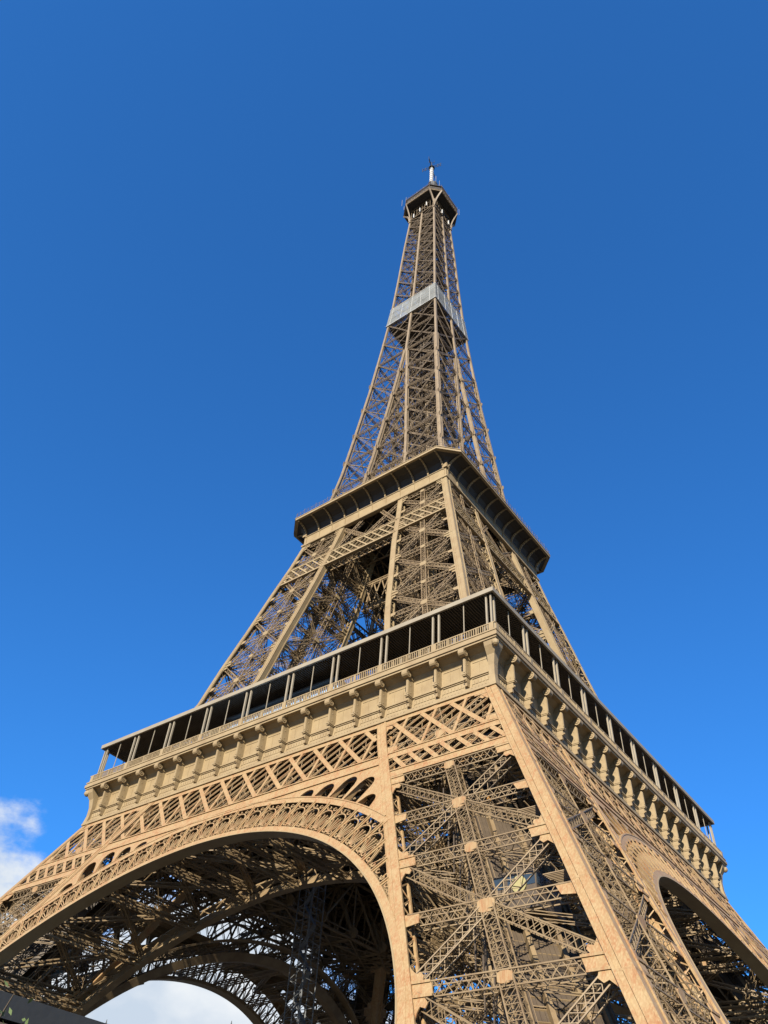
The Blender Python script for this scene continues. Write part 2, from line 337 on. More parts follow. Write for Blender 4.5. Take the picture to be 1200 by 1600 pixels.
# ---- shaft: eight chords leaning together, then one tapering body
NZ = [117, 128.2, 137.6, 147.7, 158, 168.3, 177.7, 188, 198, 208, 215.8, 223.7, 231.2, 238.5, 244.9, 251, 257, 262.3, 267]
def xpan(mb, p00, p10, p01, p11, n, w, r, dbl=0.0):
    m0, m1, q0, q1 = (V3(p00)+V3(p01))/2, (V3(p10)+V3(p11))/2, (V3(p00)+V3(p10))/2, (V3(p01)+V3(p11))/2
    nb = V3(n)*.6
    mb.bar(m0-nb, m1-nb, .09, .09, n); mb.bar(m0-nb, q1-nb, .07, .07, n); mb.bar(m1-nb, q1-nb, .07, .07, n); mb.bar(m0-nb, q0-nb, .07, .07, n); mb.bar(m1-nb, q0-nb, .07, .07, n)
    girder(mb, p00, p11, n, w, .3, r, .06, 1.3, sides=False, back=False, cross=False)
    girder(mb, V3(p10)-V3(n)*.35, V3(p01)-V3(n)*.35, n, w, .3, r, .06, 1.3, sides=False, back=False, cross=False)
core = MB()
for z in [x for a_, b_ in zip(NZ[:6], NZ[1:7]) for x in (a_, (a_+b_)/2)]+[NZ[6]]:
    h, i = H(z), max(I(z), .2)
    core.bar((h, -h, z), (i, -i, z), .2, .2); core.bar((i, -h, z), (h, -i, z), .2, .2)
sp = core.build('shaft_leg', M_UP, T)
for k, (ox, oy, fc) in enumerate((('H', 'H', 'AB'), ('I', 'H', 'AD'), ('H', 'I', 'BC'), ('I', 'I', 'CD'))):
    chord(fc, ox, oy, 115.5, 177.7, .68 if k == 0 else .55, lacing=True).build('corner_chord', M_UPC, sp)
for f in 'ABCD':
    for a, b in zip(NZ[:6], NZ[1:7]):
        mb = MB(); e0, e1 = .07, .93
        xpan(mb, PT(f, e0, a, .1), PT(f, e1, a, .1), PT(f, e0, b, .1), PT(f, e1, b, .1), NRM[f], .32, .09)
        mb.build('cross_bracing', M_UP, sp)
    for z in NZ[:7]:
        mb = MB()
        girder(mb, PT(f, .05, z, .1), PT(f, .95, z, .1), NRM[f], .42, .4, .10, .05, .8, sides=False)
        if z < 177:
            for al in (0.03, .97):
                c0 = V3(PT(f, al, z, -.03)); t = V3(PT(f, .6, z))-V3(PT(f, .4, z)); t /= np.linalg.norm(t)
                mb.prism([tuple(c0+t*x+V3((0, 0, 1))*y) for x, y in ((-.55, -.6), (.55, -.6), (.7, 0), (.55, .6), (-.55, .6), (-.7, 0))], tuple(-V3(NRM[f])*.1))
        mb.build('shaft_beam', M_UP, sp)
four(sp, T)
# between the legs and above their meeting, face by face
sf = MB()
for a, b in zip(NZ[:6], NZ[1:7]):
    ia, ib = I(a), I(b)
    if ib > .8: xpan(sf, (-ia, -H(a)+.5, a), (ia, -H(a)+.5, a), (-ib, -H(b)+.5, b), (ib, -H(b)+.5, b), (0, -1, 0), .3, .1)
    if ia > .5: girder(sf, (-ia, -H(a)+.4, a), (ia, -H(a)+.4, a), (0, -1, 0), .4, .4, .11, .06, .8, sides=False)
SF = sf.build('shaft_face', M_UP, T)
ZU = [z for z in NZ if z >= 177]
cc_ = MB()
rg = [(-.3, .3, -H(z)-.02, -H(z)+.45, z) for z in levels(177.7, 268)]; cc_.loft(rg)
cc_.build('centre_chord', M_UPC, SF)
oc = MB(); oc.loft([(H(z)-.55, H(z), -H(z), -H(z)+.55, z) for z in levels(177.7, 268)]); oc.build('corner_chord', M_UPC, SF)
for a, b in zip(ZU[:-1], ZU[1:]):
    mb = MB()
    for s in (-1, 1):
        xpan(mb, (s*.3, -H(a)+.1, a), (s*(H(a)-.5), -H(a)+.1, a), (s*.3, -H(b)+.1, b), (s*(H(b)-.5), -H(b)+.1, b), (0, -1, 0), .26, .085)
        if s < 0: pass
    girder(mb, (-H(a)+.5, -H(a)+.12, a), (H(a)-.5, -H(a)+.12, a), (0, -1, 0), .36, .35, .09, .05, .8, sides=False)
    mb.bar((-.3, -H(a)+.5, a), (-H(a)+.5, -.3, a), .18, .18); mb.bar((.3, -H(a)+.5, a), (H(a)-.5, -.3, a), .18, .18)
    mb.bar((-H(a)+.5, -H(a)+.5, a), (H(a)-.5, H(a)-.5, a), .2, .3)
    mb.build('shaft_panel', M_UP, SF)
four(SF, T)
# lift shafts, guides and stairs up the middle of the shaft
mb = MB()
for cx in (-2.0, 2.0):
    for dx in (-1.55, 1.55):
        for dy in (-2.2, 0, 2.2): mb.bar((cx+dx, dy, 112), (cx+dx, dy, 272), .28, .28, (0, 1, 0))
z = 113.0; k = 0
while z < 271:
    for y in (-2.2, 2.2): mb.bar((-3.55, y, z), (3.55, y, z), .2, .3)
    for x in (-3.55, -.45, .45, 3.55): mb.bar((x, -2.2, z), (x, 2.2, z), .2, .3)
    for s in (-1, 1):
        a, b = (-2.2, 2.2) if k % 2 else (2.2, -2.2)
        mb.bar((s*3.55, a, z), (s*3.55, b, z+2.6), .12, .12); mb.bar((a*1.6, s*2.2, z), (b*1.6, s*2.2, z+2.6), .12, .12)
    z += 2.6; k += 1
LC = mb.build('lift_shaft', M_DECK, T)
mb = MB(); z = 118.0; k = 0
while z < 262:
    r = min(H(z)*.62, 4.4)-.6; q = [(-r, -r), (r, -r), (r, r), (-r, r)]; a, b = q[k % 4], q[(k+1) % 4]
    mb.bar((*a, z), (*b, z+2.0), .8, .1, (0, 0, 1)); mb.bar((*a, z+1.0), (*b, z+3.0), .05, .5, (0, 0, 1)); z += 2.0; k += 1
mb.build('staircase', M_DECK, LC)
# intermediate work platform and lift change-over inside the upper shaft
mb = MB()
for z in (196.5, 262.5):
    r = H(z)-.7; mb.box(-r, r, -r, r, z, z+.15)
mb.build('shaft_landing', M_DECK, T)
# ------------------------------------------------------------------ first-floor girder on each face
AS, AC = 1.118, 6.2                               # slope length per metre of height; arch centre along the slope
def FP(u, z, d=0.0): return (u, -(H(z)-d), z)
NA = (0, -0.894, 0.447)
def rail_(mb, z0, z1, d0, d1, ua, ub):
    mb.hexa([(ua(z0), -(H(z0)-d0), z0), (ub(z0), -(H(z0)-d0), z0), (ub(z0), -(H(z0)-d1), z0), (ua(z0), -(H(z0)-d1), z0),
             (ua(z1), -(H(z1)-d0), z1), (ub(z1), -(H(z1)-d0), z1), (ub(z1), -(H(z1)-d1), z1), (ua(z1), -(H(z1)-d1), z1)])
inH = lambda s, o: (lambda z: s*(H(z)-o)); inI = lambda s, o: (lambda z: s*(I(z)+o))
mb = MB()
rail_(mb, 50.25, 50.95, .02, .5, inH(-1, 1.2), inH(1, 1.2))
rail_(mb, 50.3, 50.9, 1.6, 1.9, inH(-1, 1.2), inH(1, 1.2))
rail_(mb, 43.45, 44.55, .02, .25, lambda z: -I(z), lambda z: I(z))
rail_(mb, 43.2, 43.45, -.12, .6, lambda z: -I(z), lambda z: I(z)); rail_(mb, 44.55, 44.7, -.12, .6, lambda z: -I(z), lambda z: I(z))
rail_(mb, 43.6, 44.5, 1.6, 1.9, inH(-1, 1.2), inH(1, 1.2))
for s in (-1, 1):
    a, b = (inI(-1, 1.2), inH(-1, 1.2)) if s < 0 else (inI(1, 1.2), inH(1, 1.2))
    rail_(mb, 43.75, 44.55, .02, .35, a, b); rail_(mb, 44.55, 44.7, -.08, .5, a, b)
    rail_(mb, 40.75, 41.55, .02, .35, a, b); rail_(mb, 41.55, 41.7, -.08, .5, a, b); rail_(mb, 40.6, 40.75, -.08, .8, a, b)
    rail_(mb, 40.9, 41.5, 1.6, 1.9, a, b)
FG = mb.build('floor_girder', M_LOW, T)
def web(mb, u0, du, z0, z1, w, t, d, umin, umax):
    """flat bar in the face, clipped to |u| limits that depend on z"""
    n = 14; pts = []
    for k in range(n+1):
        z = z0+(z1-z0)*k/n; u = u0+du*(z-z0)
        if umin(z) <= u <= umax(z): pts.append((u, z))
        elif pts: break
    if len(pts) > 1: mb.bar(FP(*pts[0], d), FP(*pts[-1], d), w, t, NA)
full = (inH(-1, 1.1), inH(1, 1.1)); pL = (inH(-1, 1.1), lambda z: -(I(z)+1.1)); pR = (lambda z: I(z)+1.1, inH(1, 1.1))
mb = MB()
for k in range(-13, 14):
    u = 3.844*k
    for zone in (pL, pR, (lambda z: -I(z), lambda z: I(z))):
        web(mb, u, 0, 44.7, 50.25, .34, .14, .12, *zone)
        web(mb, u, -1.03, 44.7, 50.25, .5, .05, .05, *zone)
        for o in (0, 1.922):
            web(mb, u+o, 1.08, 44.7, 50.25, .12, .1, .15, *zone); web(mb, u+o+.34, 1.08, 44.7, 50.25, .08, .06, .15, *zone)
    for zone in (pL, pR):
        for o in (0, 1.922):
            web(mb, u+o+3, -1.03, 41.7, 43.75, .46, .05, .05, *zone)
            web(mb, u+o, 1.08, 41.7, 43.75, .12, .1, .15, *zone); web(mb, u+o+.34, 1.08, 41.7, 43.75, .08, .06, .15, *zone)
mb.build('girder_web', M_LOW, FG)
mb = MB()
for k in range(-26, 27):
    u = 1.922*k
    if k % 2: web(mb, u, 0, 44.5, 50.3, .12, .12, 1.75, *full)
    if k % 2: web(mb, u, -1.03, 44.5, 50.3, .14, .06, 1.7, *full)
    if not k % 2: web(mb, u, 1.03, 44.5, 50.3, .12, .06, 1.8, *full)
    for zone in (pL, pR): web(mb, u, 1.03, 41.5, 43.7, .14, .06, 1.8, *zone); web(mb, u, -1.03, 41.5, 43.7, .14, .06, 1.7, *zone)
    if abs(u) < 33: mb.bar(FP(u, 50.3, .3), FP(u, 47, 1.7), .08, .08)
mb.build('inner_web', M_LAT, FG)
four(FG, T)
# ------------------------------------------------------------------ arches
def AP(r, th, d=0.0):
    u = r*math.sin(th); z = (AC+r*math.cos(th))/AS
    return (u, -(H(z)-d), z)
def ring(mb, r0, r1, d0, d1, t0, t1, n=72, lim=None):
    th = [t0+(t1-t0)*k/n for k in range(n+1)]
    if lim: th = [t for t in th if lim(t)]
    for a, b in zip(th[:-1], th[1:]):
        mb.hexa([AP(r0, a, d0), AP(r0, b, d0), AP(r0, b, d1), AP(r0, a, d1), AP(r1, a, d0), AP(r1, b, d0), AP(r1, b, d1), AP(r1, a, d1)])
def inside(r, t, m=0.0):
    z = (AC+r*math.cos(t))/AS
    return abs(r*math.sin(t)) < I(z)+m and z > 4
RI, RO = 37.7, 42.35
rad = math.radians
AR = MB(); ring(AR, RI, RI+.62, -.06, .1, rad(-77), rad(77), 96); ring(AR, RI+.12, RI+.5, .1, .5, rad(-77), rad(77), 96)
ARO = AR.build('arch', M_LOW, T)
mb = MB(); ring(mb, RI-.12, RI, -.1, 1.7, rad(-77), rad(77), 96); mb.build('arch_soffit', M_MID, ARO)
mb = MB(); ring(mb, RO-.62, RO+.1, -.06, .12, rad(-60), rad(60), 96, lambda t: inside(RO, t, .7)); ring(mb, RO+.1, RO+.24, -.12, 1.7, rad(-60), rad(60), 96, lambda t: inside(RO, t, .3)); mb.build('outer_rim', M_LOW, ARO)
mb = MB(); BAY = rad(3.6); fan = MB()
def clipr(t, r0, r1):
    r = r0
    while r < r1 and inside(r+.1, t, .1): r += .1
    return r
def abar(m_, r0, t0, r1, t1, w, th_, d=.02):
    if inside(max(r0, r1), t1, .1) and inside(max(r0, r1), t0, .1): m_.bar(AP(r0, t0, d), AP(r1, t1, d), w, th_, NA)
def curl(m_, r, t, rad_, turn, start, d=.02, w=.1):
    pts = []
    for k in range(9):
        f = k/8; a = start+turn*f*math.pi*1.5; q = rad_*(1-.72*f); rr, uu = r+q*math.cos(a), q*math.sin(a); pts.append((rr, t+uu/r))
    for (ra, ta), (rb, tb) in zip(pts[:-1], pts[1:]): abar(m_, ra, ta, rb, tb, w, .1, d)
for k in range(-21, 22):
    t = k*BAY; r1 = clipr(t, RI+.6, RO-.6)
    if r1 > RI+1:
        mb.bar(AP(RI+.55, t, .02), AP(r1+.1, t, .02), .42, .08, NA); mb.bar(AP(RI+.55, t, .02), AP(r1+.1, t, .02), .12, .3, NA)
        mb.bar(AP(RI+.3, t, 1.55), AP(r1, t, 1.55), .25, .15, NA)
    c = t+BAY/2; b = RI+.62; top = RO-.62; hw = BAY/2*.82
    for j in (-1, -.33, .33, 1):                  # ribs of the fan
        abar(fan, b+.25, c+j*.012*.25, top-1.25-abs(j)*.35, c+j*hw*.72, .1, .12)
    for q in range(8):                            # round head over the ribs
        a0, a1 = math.pi*(q/8-.5), math.pi*((q+1)/8-.5); R_ = hw*.95
        abar(fan, top-1.75+1.0*math.cos(a0), c+R_*math.sin(a0), top-1.75+1.0*math.cos(a1), c+R_*math.sin(a1), .12, .12)
    for s in (-1, 1):
        curl(fan, top-.42, c+s*hw*.48, .36, s, math.pi*.5*s); curl(fan, b+.42, c+s*hw*.62, .34, -s, -math.pi*.5*s)
        abar(fan, b+.05, c+s*hw*.2, b+1.5, c+s*hw*.9, .09, .1)
fan.b += mb.b; fan.build('arch_tracery', M_LOW, ARO)
# bracing across the depth of the arch
mb = MB(); ring(mb, RI, RI+.35, 1.5, 1.7, rad(-77), rad(77), 60); ring(mb, RO-.3, RO+.1, 1.5, 1.7, rad(-60), rad(60), 60, lambda t: inside(RO, t, .5))
mb.build('rear_rim', M_LAT, ARO)
# spandrel plate pierced by round-headed slots
mb = MB()
def rmax(t):
    r = RO+.2
    while r < 60:
        z = (AC+r*math.cos(t))/AS
        if z > 43.25 or abs(r*math.sin(t)) > I(z)+.05: break
        r += .05
    return r
for k in range(-12, 13):
    c = k*BAY; hw = BAY/2*.76; rb = RO+.2
    ts = [c-BAY/2+BAY*j/16 for j in range(17)]; rm = [rmax(t) for t in ts]
    rt = min(rm[3:14])-.45; use = rt-rb > .7 and abs(k) > 1
    def low(t):
        v = (t-c)/hw
        if not use or abs(v) >= 1: return rb
        A_ = min(1.25, rt-rb); return max(rb, rt-A_+A_*math.sqrt(1-v*v))
    for a, b, ra, rb_ in zip(ts[:-1], ts[1:], rm[:-1], rm[1:]):
        la, lb = low(a), low(b)
        if ra-la > .02 or rb_-lb > .02:
            ra_, rbb = max(ra, la+.01), max(rb_, lb+.01)
            mb.hexa([AP(la, a, .03), AP(lb, b, .03), AP(lb, b, .22), AP(la, a, .22), AP(ra_, a, .03), AP(rbb, b, .03), AP(rbb, b, .22), AP(ra_, a, .22)])
    if use:                                       # deep mullion and second skin behind
        for s in (-1, 1):
            t = c+s*BAY/2*.83; mb.bar(AP(rb, t, .45), AP(max(rb+.3, rt-.6), t, .45), .05, .45, NA)
mb.build('spandrel_plate', M_LOW, ARO)
four(ARO, T)
# inner arch ring and inner girder round the central opening
OFF = 15.2
mb = MB()
def AQ(r, th, d): u = r*math.sin(th); z = (AC+r*math.cos(th))/AS+.45; return (u, -(H(z)-d), z)
n = 60; th = [rad(-62+124*k/n) for k in range(n+1)]
for a, b in zip(th[:-1], th[1:]):
    for r0, r1, d0, d1 in ((RI-.1, RI, OFF, OFF+1.1), (RI, RI+1.1, OFF, OFF+.12), (RI, RI+1.1, OFF+1.0, OFF+1.1), (RI+2.6, RI+2.9, OFF, OFF+1.1)):
        mb.hexa([AQ(r0, a, d0), AQ(r0, b, d0), AQ(r0, b, d1), AQ(r0, a, d1), AQ(r1, a, d0), AQ(r1, b, d0), AQ(r1, b, d1), AQ(r1, a, d1)])
for k in range(0, n, 2):
    mb.bar(AQ(RI+1.1, th[k], OFF+.1), AQ(RI+2.6, th[k+1], OFF+.1), .12, .12, NA); mb.bar(AQ(RI+2.6, th[k+1], OFF+.1), AQ(RI+1.1, th[min(k+2, n)], OFF+.1), .12, .12, NA)
IA = mb.build('inner_arch', M_LAT, T)
mb = MB()                                         # struts tying the outer arch to the inner one
for k in range(-5, 6):
    t = rad(12*k)
    for r in (RI+.5, RI+2.7): girder(mb, AP(r, t, 1.7), AQ(r, t, OFF), (0, 0, 1), .8, .6, .16, .09, 1.5, sides=False)
    if k < 5:
        t2 = rad(12*(k+1)); mb_ = V3(AP(RI+2.7, t, 1.7)); 
        girder(mb, AP(RI+2.7, t, 1.8), AQ(RI+2.7, t2, OFF), (0, 0, 1), .5, .4, .14, .08, 1.8, sides=False)
        girder(mb, AP(RI+2.7, t2, 1.8), AQ(RI+2.7, t, OFF), (0, 0, 1), .5, .4, .14, .08, 1.8, sides=False)
mb.build('arch_strut', M_LAT, IA)
four(IA, T)
# under-floor frame: lattice trusses from face to inner opening
mb = MB()
for k in (-4, -2, 0, 2, 4):
    u = 3.844*k
    for z in (46.0, 54.6):
        girder(mb, (u, -H(z)+2, z), (u, -17.2, z), (1, 0, 0), .9, .5, .2, .09, 1.6, sides=False)
        mb.bar((u, -H(z)+2, z-.5), (u, -17.2, z-.5), .5, .06, (0, 0, 1))
    yy = [-H(50)+2+k2*(H(50)-19)/4 for k2 in range(5)]
    for j, (a, b) in enumerate(zip(yy[:-1], yy[1:])):
        mb.bar((u, a, 54.6 if j % 2 else 46), (u, b, 46 if j % 2 else 54.6), .4, .3, (1, 0, 0)); mb.bar((u, a, 46 if j % 2 else 54.6), (u, b, 54.6 if j % 2 else 46), .25, .2, (1, 0, 0))
        mb.prism([(u-.1, b-.7, 45.6), (u-.1, b+.7, 45.6), (u-.1, b+1.0, 46.5), (u-.1, b+.3, 47.2), (u-.1, b-.3, 47.2), (u-.1, b-1.0, 46.5)], (.2, 0, 0))
        mb.bar((u, b, 46), (u, b, 54.6), .2, .2, (1, 0, 0))
for j in range(4):
    y = -29.5+j*4.0
    for z in (45.6, 54.2):
        mb.bar((-30, y, z), (30, y, z), .5, .25, (0, 0, 1)); mb.bar((-30, y, z+.9), (30, y, z+.9), .2, .2, (0, 0, 1))
    for k in range(-4, 4):
        u = 7.688*k; s = k % 2
        mb.bar((u, y, 54.2 if s else 45.6), (u+7.688, y, 45.6 if s else 54.2), .3, .25, (0, 1, 0))
    for k in range(-4, 4):
        if j < 3: mb.bar((7.688*k, y, 45.3), (7.688*(k+1), y+4.0, 45.3), .25, .12, (0, 0, 1)); mb.bar((7.688*(k+1), y, 45.3), (7.688*k, y+4.0, 45.35), .25, .1, (0, 0, 1))
UF = mb.build('floor_frame', M_LAT, T)
mb = MB()
for (z, y0, y1) in ((56.2, -33.3, -17.0),):
    mb.hexa([(-33.3, -33.3, z), (33.3, -33.3, z), (9, -9, z), (-9, -9, z), (-33.3, -33.3, z+.5), (33.3, -33.3, z+.5), (9, -9, z+.5), (-9, -9, z+.5)])  # inner edge pushed far inward to block sun from the space below
for k in range(-16, 17):
    u = 1.922*k; y1 = -max(9.0, abs(u)); 
    if y1 > -32: mb.bar((u, -33, 55.9), (u, y1-.2, 55.9), .18, .6, (0, 0, 1))
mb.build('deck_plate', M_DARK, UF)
four(UF, T)
# ------------------------------------------------------------------ first-floor gallery (one face, then the other three)
def rowbox(mb, h0, h1, z0, z1, ends=True):       # a strip along the face between half-widths, mitred at the corners
    mb.hexa([(-h1, -h1, z0), (h1, -h1, z0), (h0, -h0, z0), (-h0, -h0, z0), (-h1, -h1, z1), (h1, -h1, z1), (h0, -h0, z1), (-h0, -h0, z1)])
def rowslope(mb, ha, hb, z0, z1, th=.15):         # sloping strip, half-width ha at z0 and hb at z1
    mb.hexa([(-ha, -ha, z0), (ha, -ha, z0), (ha-th, -ha+th, z0), (-ha+th, -ha+th, z0), (-hb, -hb, z1), (hb, -hb, z1), (hb-th, -hb+th, z1), (-hb+th, -hb+th, z1)])
mb = MB()
rowbox(mb, 33.6, 34.42, 50.95, 51.25); rowbox(mb, 33.5, 34.25, 51.25, 51.55)
rowslope(mb, 33.95, 33.75, 51.55, 53.05); rowbox(mb, 33.4, 33.95, 53.05, 53.2)
rowslope(mb, 33.62, 33.62, 53.2, 55.3); rowslope(mb, 33.62, 33.95, 55.3, 55.85); rowslope(mb, 33.95, 34.6, 55.85, 56.25)
for k in range(-27, 28):
    u = 3.844*k/3
    if k % 3 and abs(u) < 33.4: mb.box(u-.03, u+.03, -33.66, -33.55, 53.2, 55.3)
for k in range(-9, 9):
    a, b = 3.844*k+.42, 3.844*(k+1)-.42
    for z0, z1, y0, y1 in ((51.72, 51.8, 33.95, 33.91), (52.86, 52.94, 33.84, 33.8)): mb.box(a, b, -y0-.05, -y1+.1, z0, z1)
    for x in (a, b-.08): mb.hexa([(x, -34.0, 51.8), (x+.08, -34.0, 51.8), (x+.08, -33.8, 51.8), (x, -33.8, 51.8), (x, -33.84, 52.86), (x+.08, -33.84, 52.86), (x+.08, -33.7, 52.86), (x, -33.7, 52.86)])
    for j in range(7):                            # row of bosses along the foot, raised shells in the band
        x = a+(b-a)*(j+.5)/7; mb.tube((x, -34.3, 51.38), (x, -34.36, 51.38), .09, .06, 6)
        mb.prism([(x-.17, -33.86, 52.1), (x+.17, -33.86, 52.1), (x+.12, -33.82, 52.55), (x, -33.80, 52.68), (x-.12, -33.82, 52.55)], (0, -.07, 0))
    for z0, z1 in ((53.42, 53.5), (55.05, 55.13)): mb.box(a, b, -33.67, -33.55, z0, z1)
GL = mb.build('gallery_frieze', M_FRZ, T)
mb = MB()
rowbox(mb, 33.2, 35.2, 56.25, 56.5); rowbox(mb, 33.2, 35.35, 56.5, 56.95); rowbox(mb, 33.2, 35.22, 56.95, 57.2); rowbox(mb, 30.0, 35.3, 57.2, 57.35)
mb.build('gallery_cornice', M_FRZ, GL)
def console():
    mb = MB()
    mb.box(-.16, .16, -34.72, -33.6, 53.25, 55.45)      # bracket body
    mb.box(-.24, .24, -34.80, -33.5, 55.4, 56.25)
    mb.box(-.1, .1, -34.78, -34.65, 53.4, 55.3)
    n = 14                                        # scroll
    for k in range(n):
        a, b = 2*math.pi*k/n, 2*math.pi*(k+1)/n; r = .48; c = (-34.98, 55.82)
        P = lambda t, x, rr: (x, c[0]+rr*math.cos(t), c[1]+rr*math.sin(t))
        mb.quad(P(a, -.33, r*.94), P(b, -.33, r*.94), P(b, .33, r*.94), P(a, .33, r*.94))
        mb.hexa([P(a, -.37, r*.72), P(b, -.37, r*.72), P(b, -.37, r), P(a, -.37, r), P(a, .37, r*.72), P(b, .37, r*.72), P(b, .37, r), P(a, .37, r)])
        for s in (-1, 1):
            mb.quad(P(a, s*.29, 0), P(a, s*.29, r*.72), P(b, s*.29, r*.72))
            mb.hexa([P(a, s*.27, .10), P(b, s*.27, .10), P(b, s*.27, .22), P(a, s*.27, .22), P(a, s*.36, .10), P(b, s*.36, .10), P(b, s*.36, .22), P(a, s*.36, .22)])
    mb.box(-.28, .28, -34.86, -33.6, 53.08, 53.22); mb.box(-.23, .23, -34.79, -33.6, 52.94, 53.08)  # ledge
    mb.box(-.16, .16, -34.6, -33.6, 52.3, 52.94); mb.box(-.15, .15, -34.45, -33.6, 51.8, 52.3)
    mb.tube((0, -34.5, 52.5), (0, -34.78, 52.5), .16, .1)
    for zz in (53.6, 54.6):
        for s in (-1, 1): mb.tube((s*.16, -34.3, zz), (s*.2, -34.3, zz), .07, .05, 6)
    return mb
c0 = console().build('console', M_FRZ, GL)
me_con = c0.data
for k in range(-8, 9):
    o = c0 if k == -8 else c0.copy()
    if o is not c0: COL.objects.link(o)
    o.location = (3.844*k, 0, 0)
# corner console stands on the diagonal
cc2 = MB()
cp = [(34.38, 51.2), (34.2, 52.4), (34.22, 53.6), (34.45, 54.8), (34.95, 55.7), (35.1, 56.25)]
cc2.loft([(33.5, h, -h, -33.5, z) for h, z in cp])
for s in range(10):
    a0 = 2*math.pi*s/10; a1 = 2*math.pi*(s+1)/10; c = V3((34.88, -34.88, 55.75))
    for zz in range(-3, 3):
        r0, r1 = .44*math.cos(zz*math.pi/6), .44*math.cos((zz+1)*math.pi/6); h0, h1 = .44*math.sin(zz*math.pi/6), .44*math.sin((zz+1)*math.pi/6)
        cc2.quad(*[tuple(c+V3((r*math.cos(a), r*math.sin(a), h))) for r, a, h in ((r0, a0, h0), (r0, a1, h0), (r1, a1, h1), (r1, a0, h1))])
cc2.build('corner_console', M_FRZ, GL)
mb = MB()                                         # balustrade
rowbox(mb, 34.98, 35.12, 58.35, 58.47); rowbox(mb, 34.95, 35.15, 57.35, 57.5)
k = -34.9
while k < 34.9:
    mb.bar((k, -35.05, 57.5), (k, -35.05, 58.35), .1, .1, (0, 1, 0)); k += .30
for j in range(-9, 10): mb.box(3.844*j-(.3 if j % 2 else .08), 3.844*j+(.3 if j % 2 else .08), -35.14, -34.97, 57.5, 58.35)
for j in range(-18, 19): mb.box(1.922*j-.04, 1.922*j+.04, -35.12, -34.99, 57.5, 58.35)
mb.build('balustrade', M_FRZ, GL)
def post(x):
    mb = MB()
    for s in (-.42, .42): mb.box(x+s-.11, x+s+.11, -34.72, -34.5, 57.3, 63.02); mb.box(x+s-.16, x+s+.16, -34.77, -34.45, 57.3, 57.9)
    return mb
for j in range(-4, 4):
    post(3.844*(2*j+1)).build('post_pair', M_ROOF, GL)
for j in range(-4, 5):
    mb = MB(); mb.box(7.688*j-.05, 7.688*j+.05, -34.6, -34.52, 58, 63.02); mb.build('slender_post', M_ROOF, GL)
    for s in (-1.92, 1.92):
        if abs(7.688*j+s) < 34: mb = MB(); mb.box(7.688*j+s-.13, 7.688*j+s-.03, -33.5, -33.38, 57.3, 59.9); mb.box(7.688*j+s+.08, 7.688*j+s+.14, -33.5, -33.38, 57.3, 59.6); mb.build('screen_post', M_ROOF, GL)
mb = MB(); 
for s in (-.5, .1): mb.box(34.3+s-.1, 34.3+s+.1, -34.6, -34.4, 57.3, 63.02)
mb.box(34.35, 34.55, -34.0, -33.8, 57.3, 63.02)
mb.build('corner_post', M_ROOF, GL)
mb = MB(); rowbox(mb, 34.76, 35.02, 63.02, 63.6); rowbox(mb, 29.2, 34.98, 63.42, 63.5); mb.build('roof_fascia', M_ROOF, GL)
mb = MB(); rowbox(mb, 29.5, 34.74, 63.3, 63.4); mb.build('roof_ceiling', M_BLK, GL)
mb = MB(); u = -34.5
while u < 34.5:
    y1 = max(29.6, abs(u)+.02)
    if y1 < 34.5: mb.bar((u, -34.7, 63.16), (u, -y1, 63.16), .05, .26, (0, 0, 1))
    u += .36
mb.build('ceiling_slats', M_SLAT, GL)
four(GL, T)
# ------------------------------------------------------------------ second stage: belt girder and inner trusses
mb = MB()
full2 = (inH(-1, .9), inH(1, .9))
rail_(mb, 103.3, 103.75, .0, .4, *full2); rail_(mb, 99.5, 99.95, .0, .4, *full2)
for s0, s1 in ((103.75, 103.85), (99.4, 99.5)): rail_(mb, s0, s1, -.08, .6, *full2)
BG = mb.build('belt_girder', M_MID, T)
mb = MB()
for k in range(-26, 27):
    u = 1.75*k
    web(mb, u, -.95, 99.95, 103.3, .3, .06, .06, *full2)
    web(mb, u, .9, 99.95, 103.3, .1, .14, .16, *full2); web(mb, u+.45, .9, 99.95, 103.3, .1, .14, .16, *full2)
mb.build('girder_web', M_MID, BG)
mb = MB(); rail_(mb, 99.5, 99.8, 1.8, 2.0, *full2); rail_(mb, 103.4, 103.7, 1.8, 2.0, *full2)
for k in range(-20, 21):
    u = 1.75*k; web(mb, u, -.9, 99.8, 103.4, .12, .1, 1.9, *full2); web(mb, u, .9, 99.8, 103.4, .12, .1, 1.9, *full2)
    if abs(u) < H(99)-1: mb.bar(FP(u, 99.6, .2), FP(u, 99.6, 1.9), .1, .2)
# short struts between belt and frieze, and the trusses round the inner opening
for s in (-1, 1):
    xs = [s*(I(104)), 0]
    girder(mb, FP(s*I(104), 104, .4), FP(s*2.3, 110.5, .4), (0, -1, 0), .6, .5, .13, .07, .8, sides=False)
    girder(mb, FP(s*I(110), 110.2, .4), FP(0, 104.2, .4), (0, -1, 0), .6, .5, .13, .07, .8, sides=False)
for (za, zb) in ((97.0, 103.0),):
    y = -I(99); girder(mb, (-I(97), y, za), (I(97), y, za), (0, -1, 0), .6, .4, .16, .08, .9, sides=False); girder(mb, (-I(97), y, zb), (I(97), y, zb), (0, -1, 0), .6, .4, .16, .08, .9, sides=False)
    for k in range(-4, 4):
        a, b = k*1.9, (k+1)*1.9
        mb.bar((a, y, za), (b, y, zb), .25, .1, (0, 1, 0)); mb.bar((b, y+.1, za), (a, y+.1, zb), .25, .1, (0, 1, 0))
for zc in (64, 76, 88):                           # bracing that ties neighbouring piers inside the central void
    y = -I(zc)-2
mb.build('inner_web', M_LAT, BG)
four(BG, T)
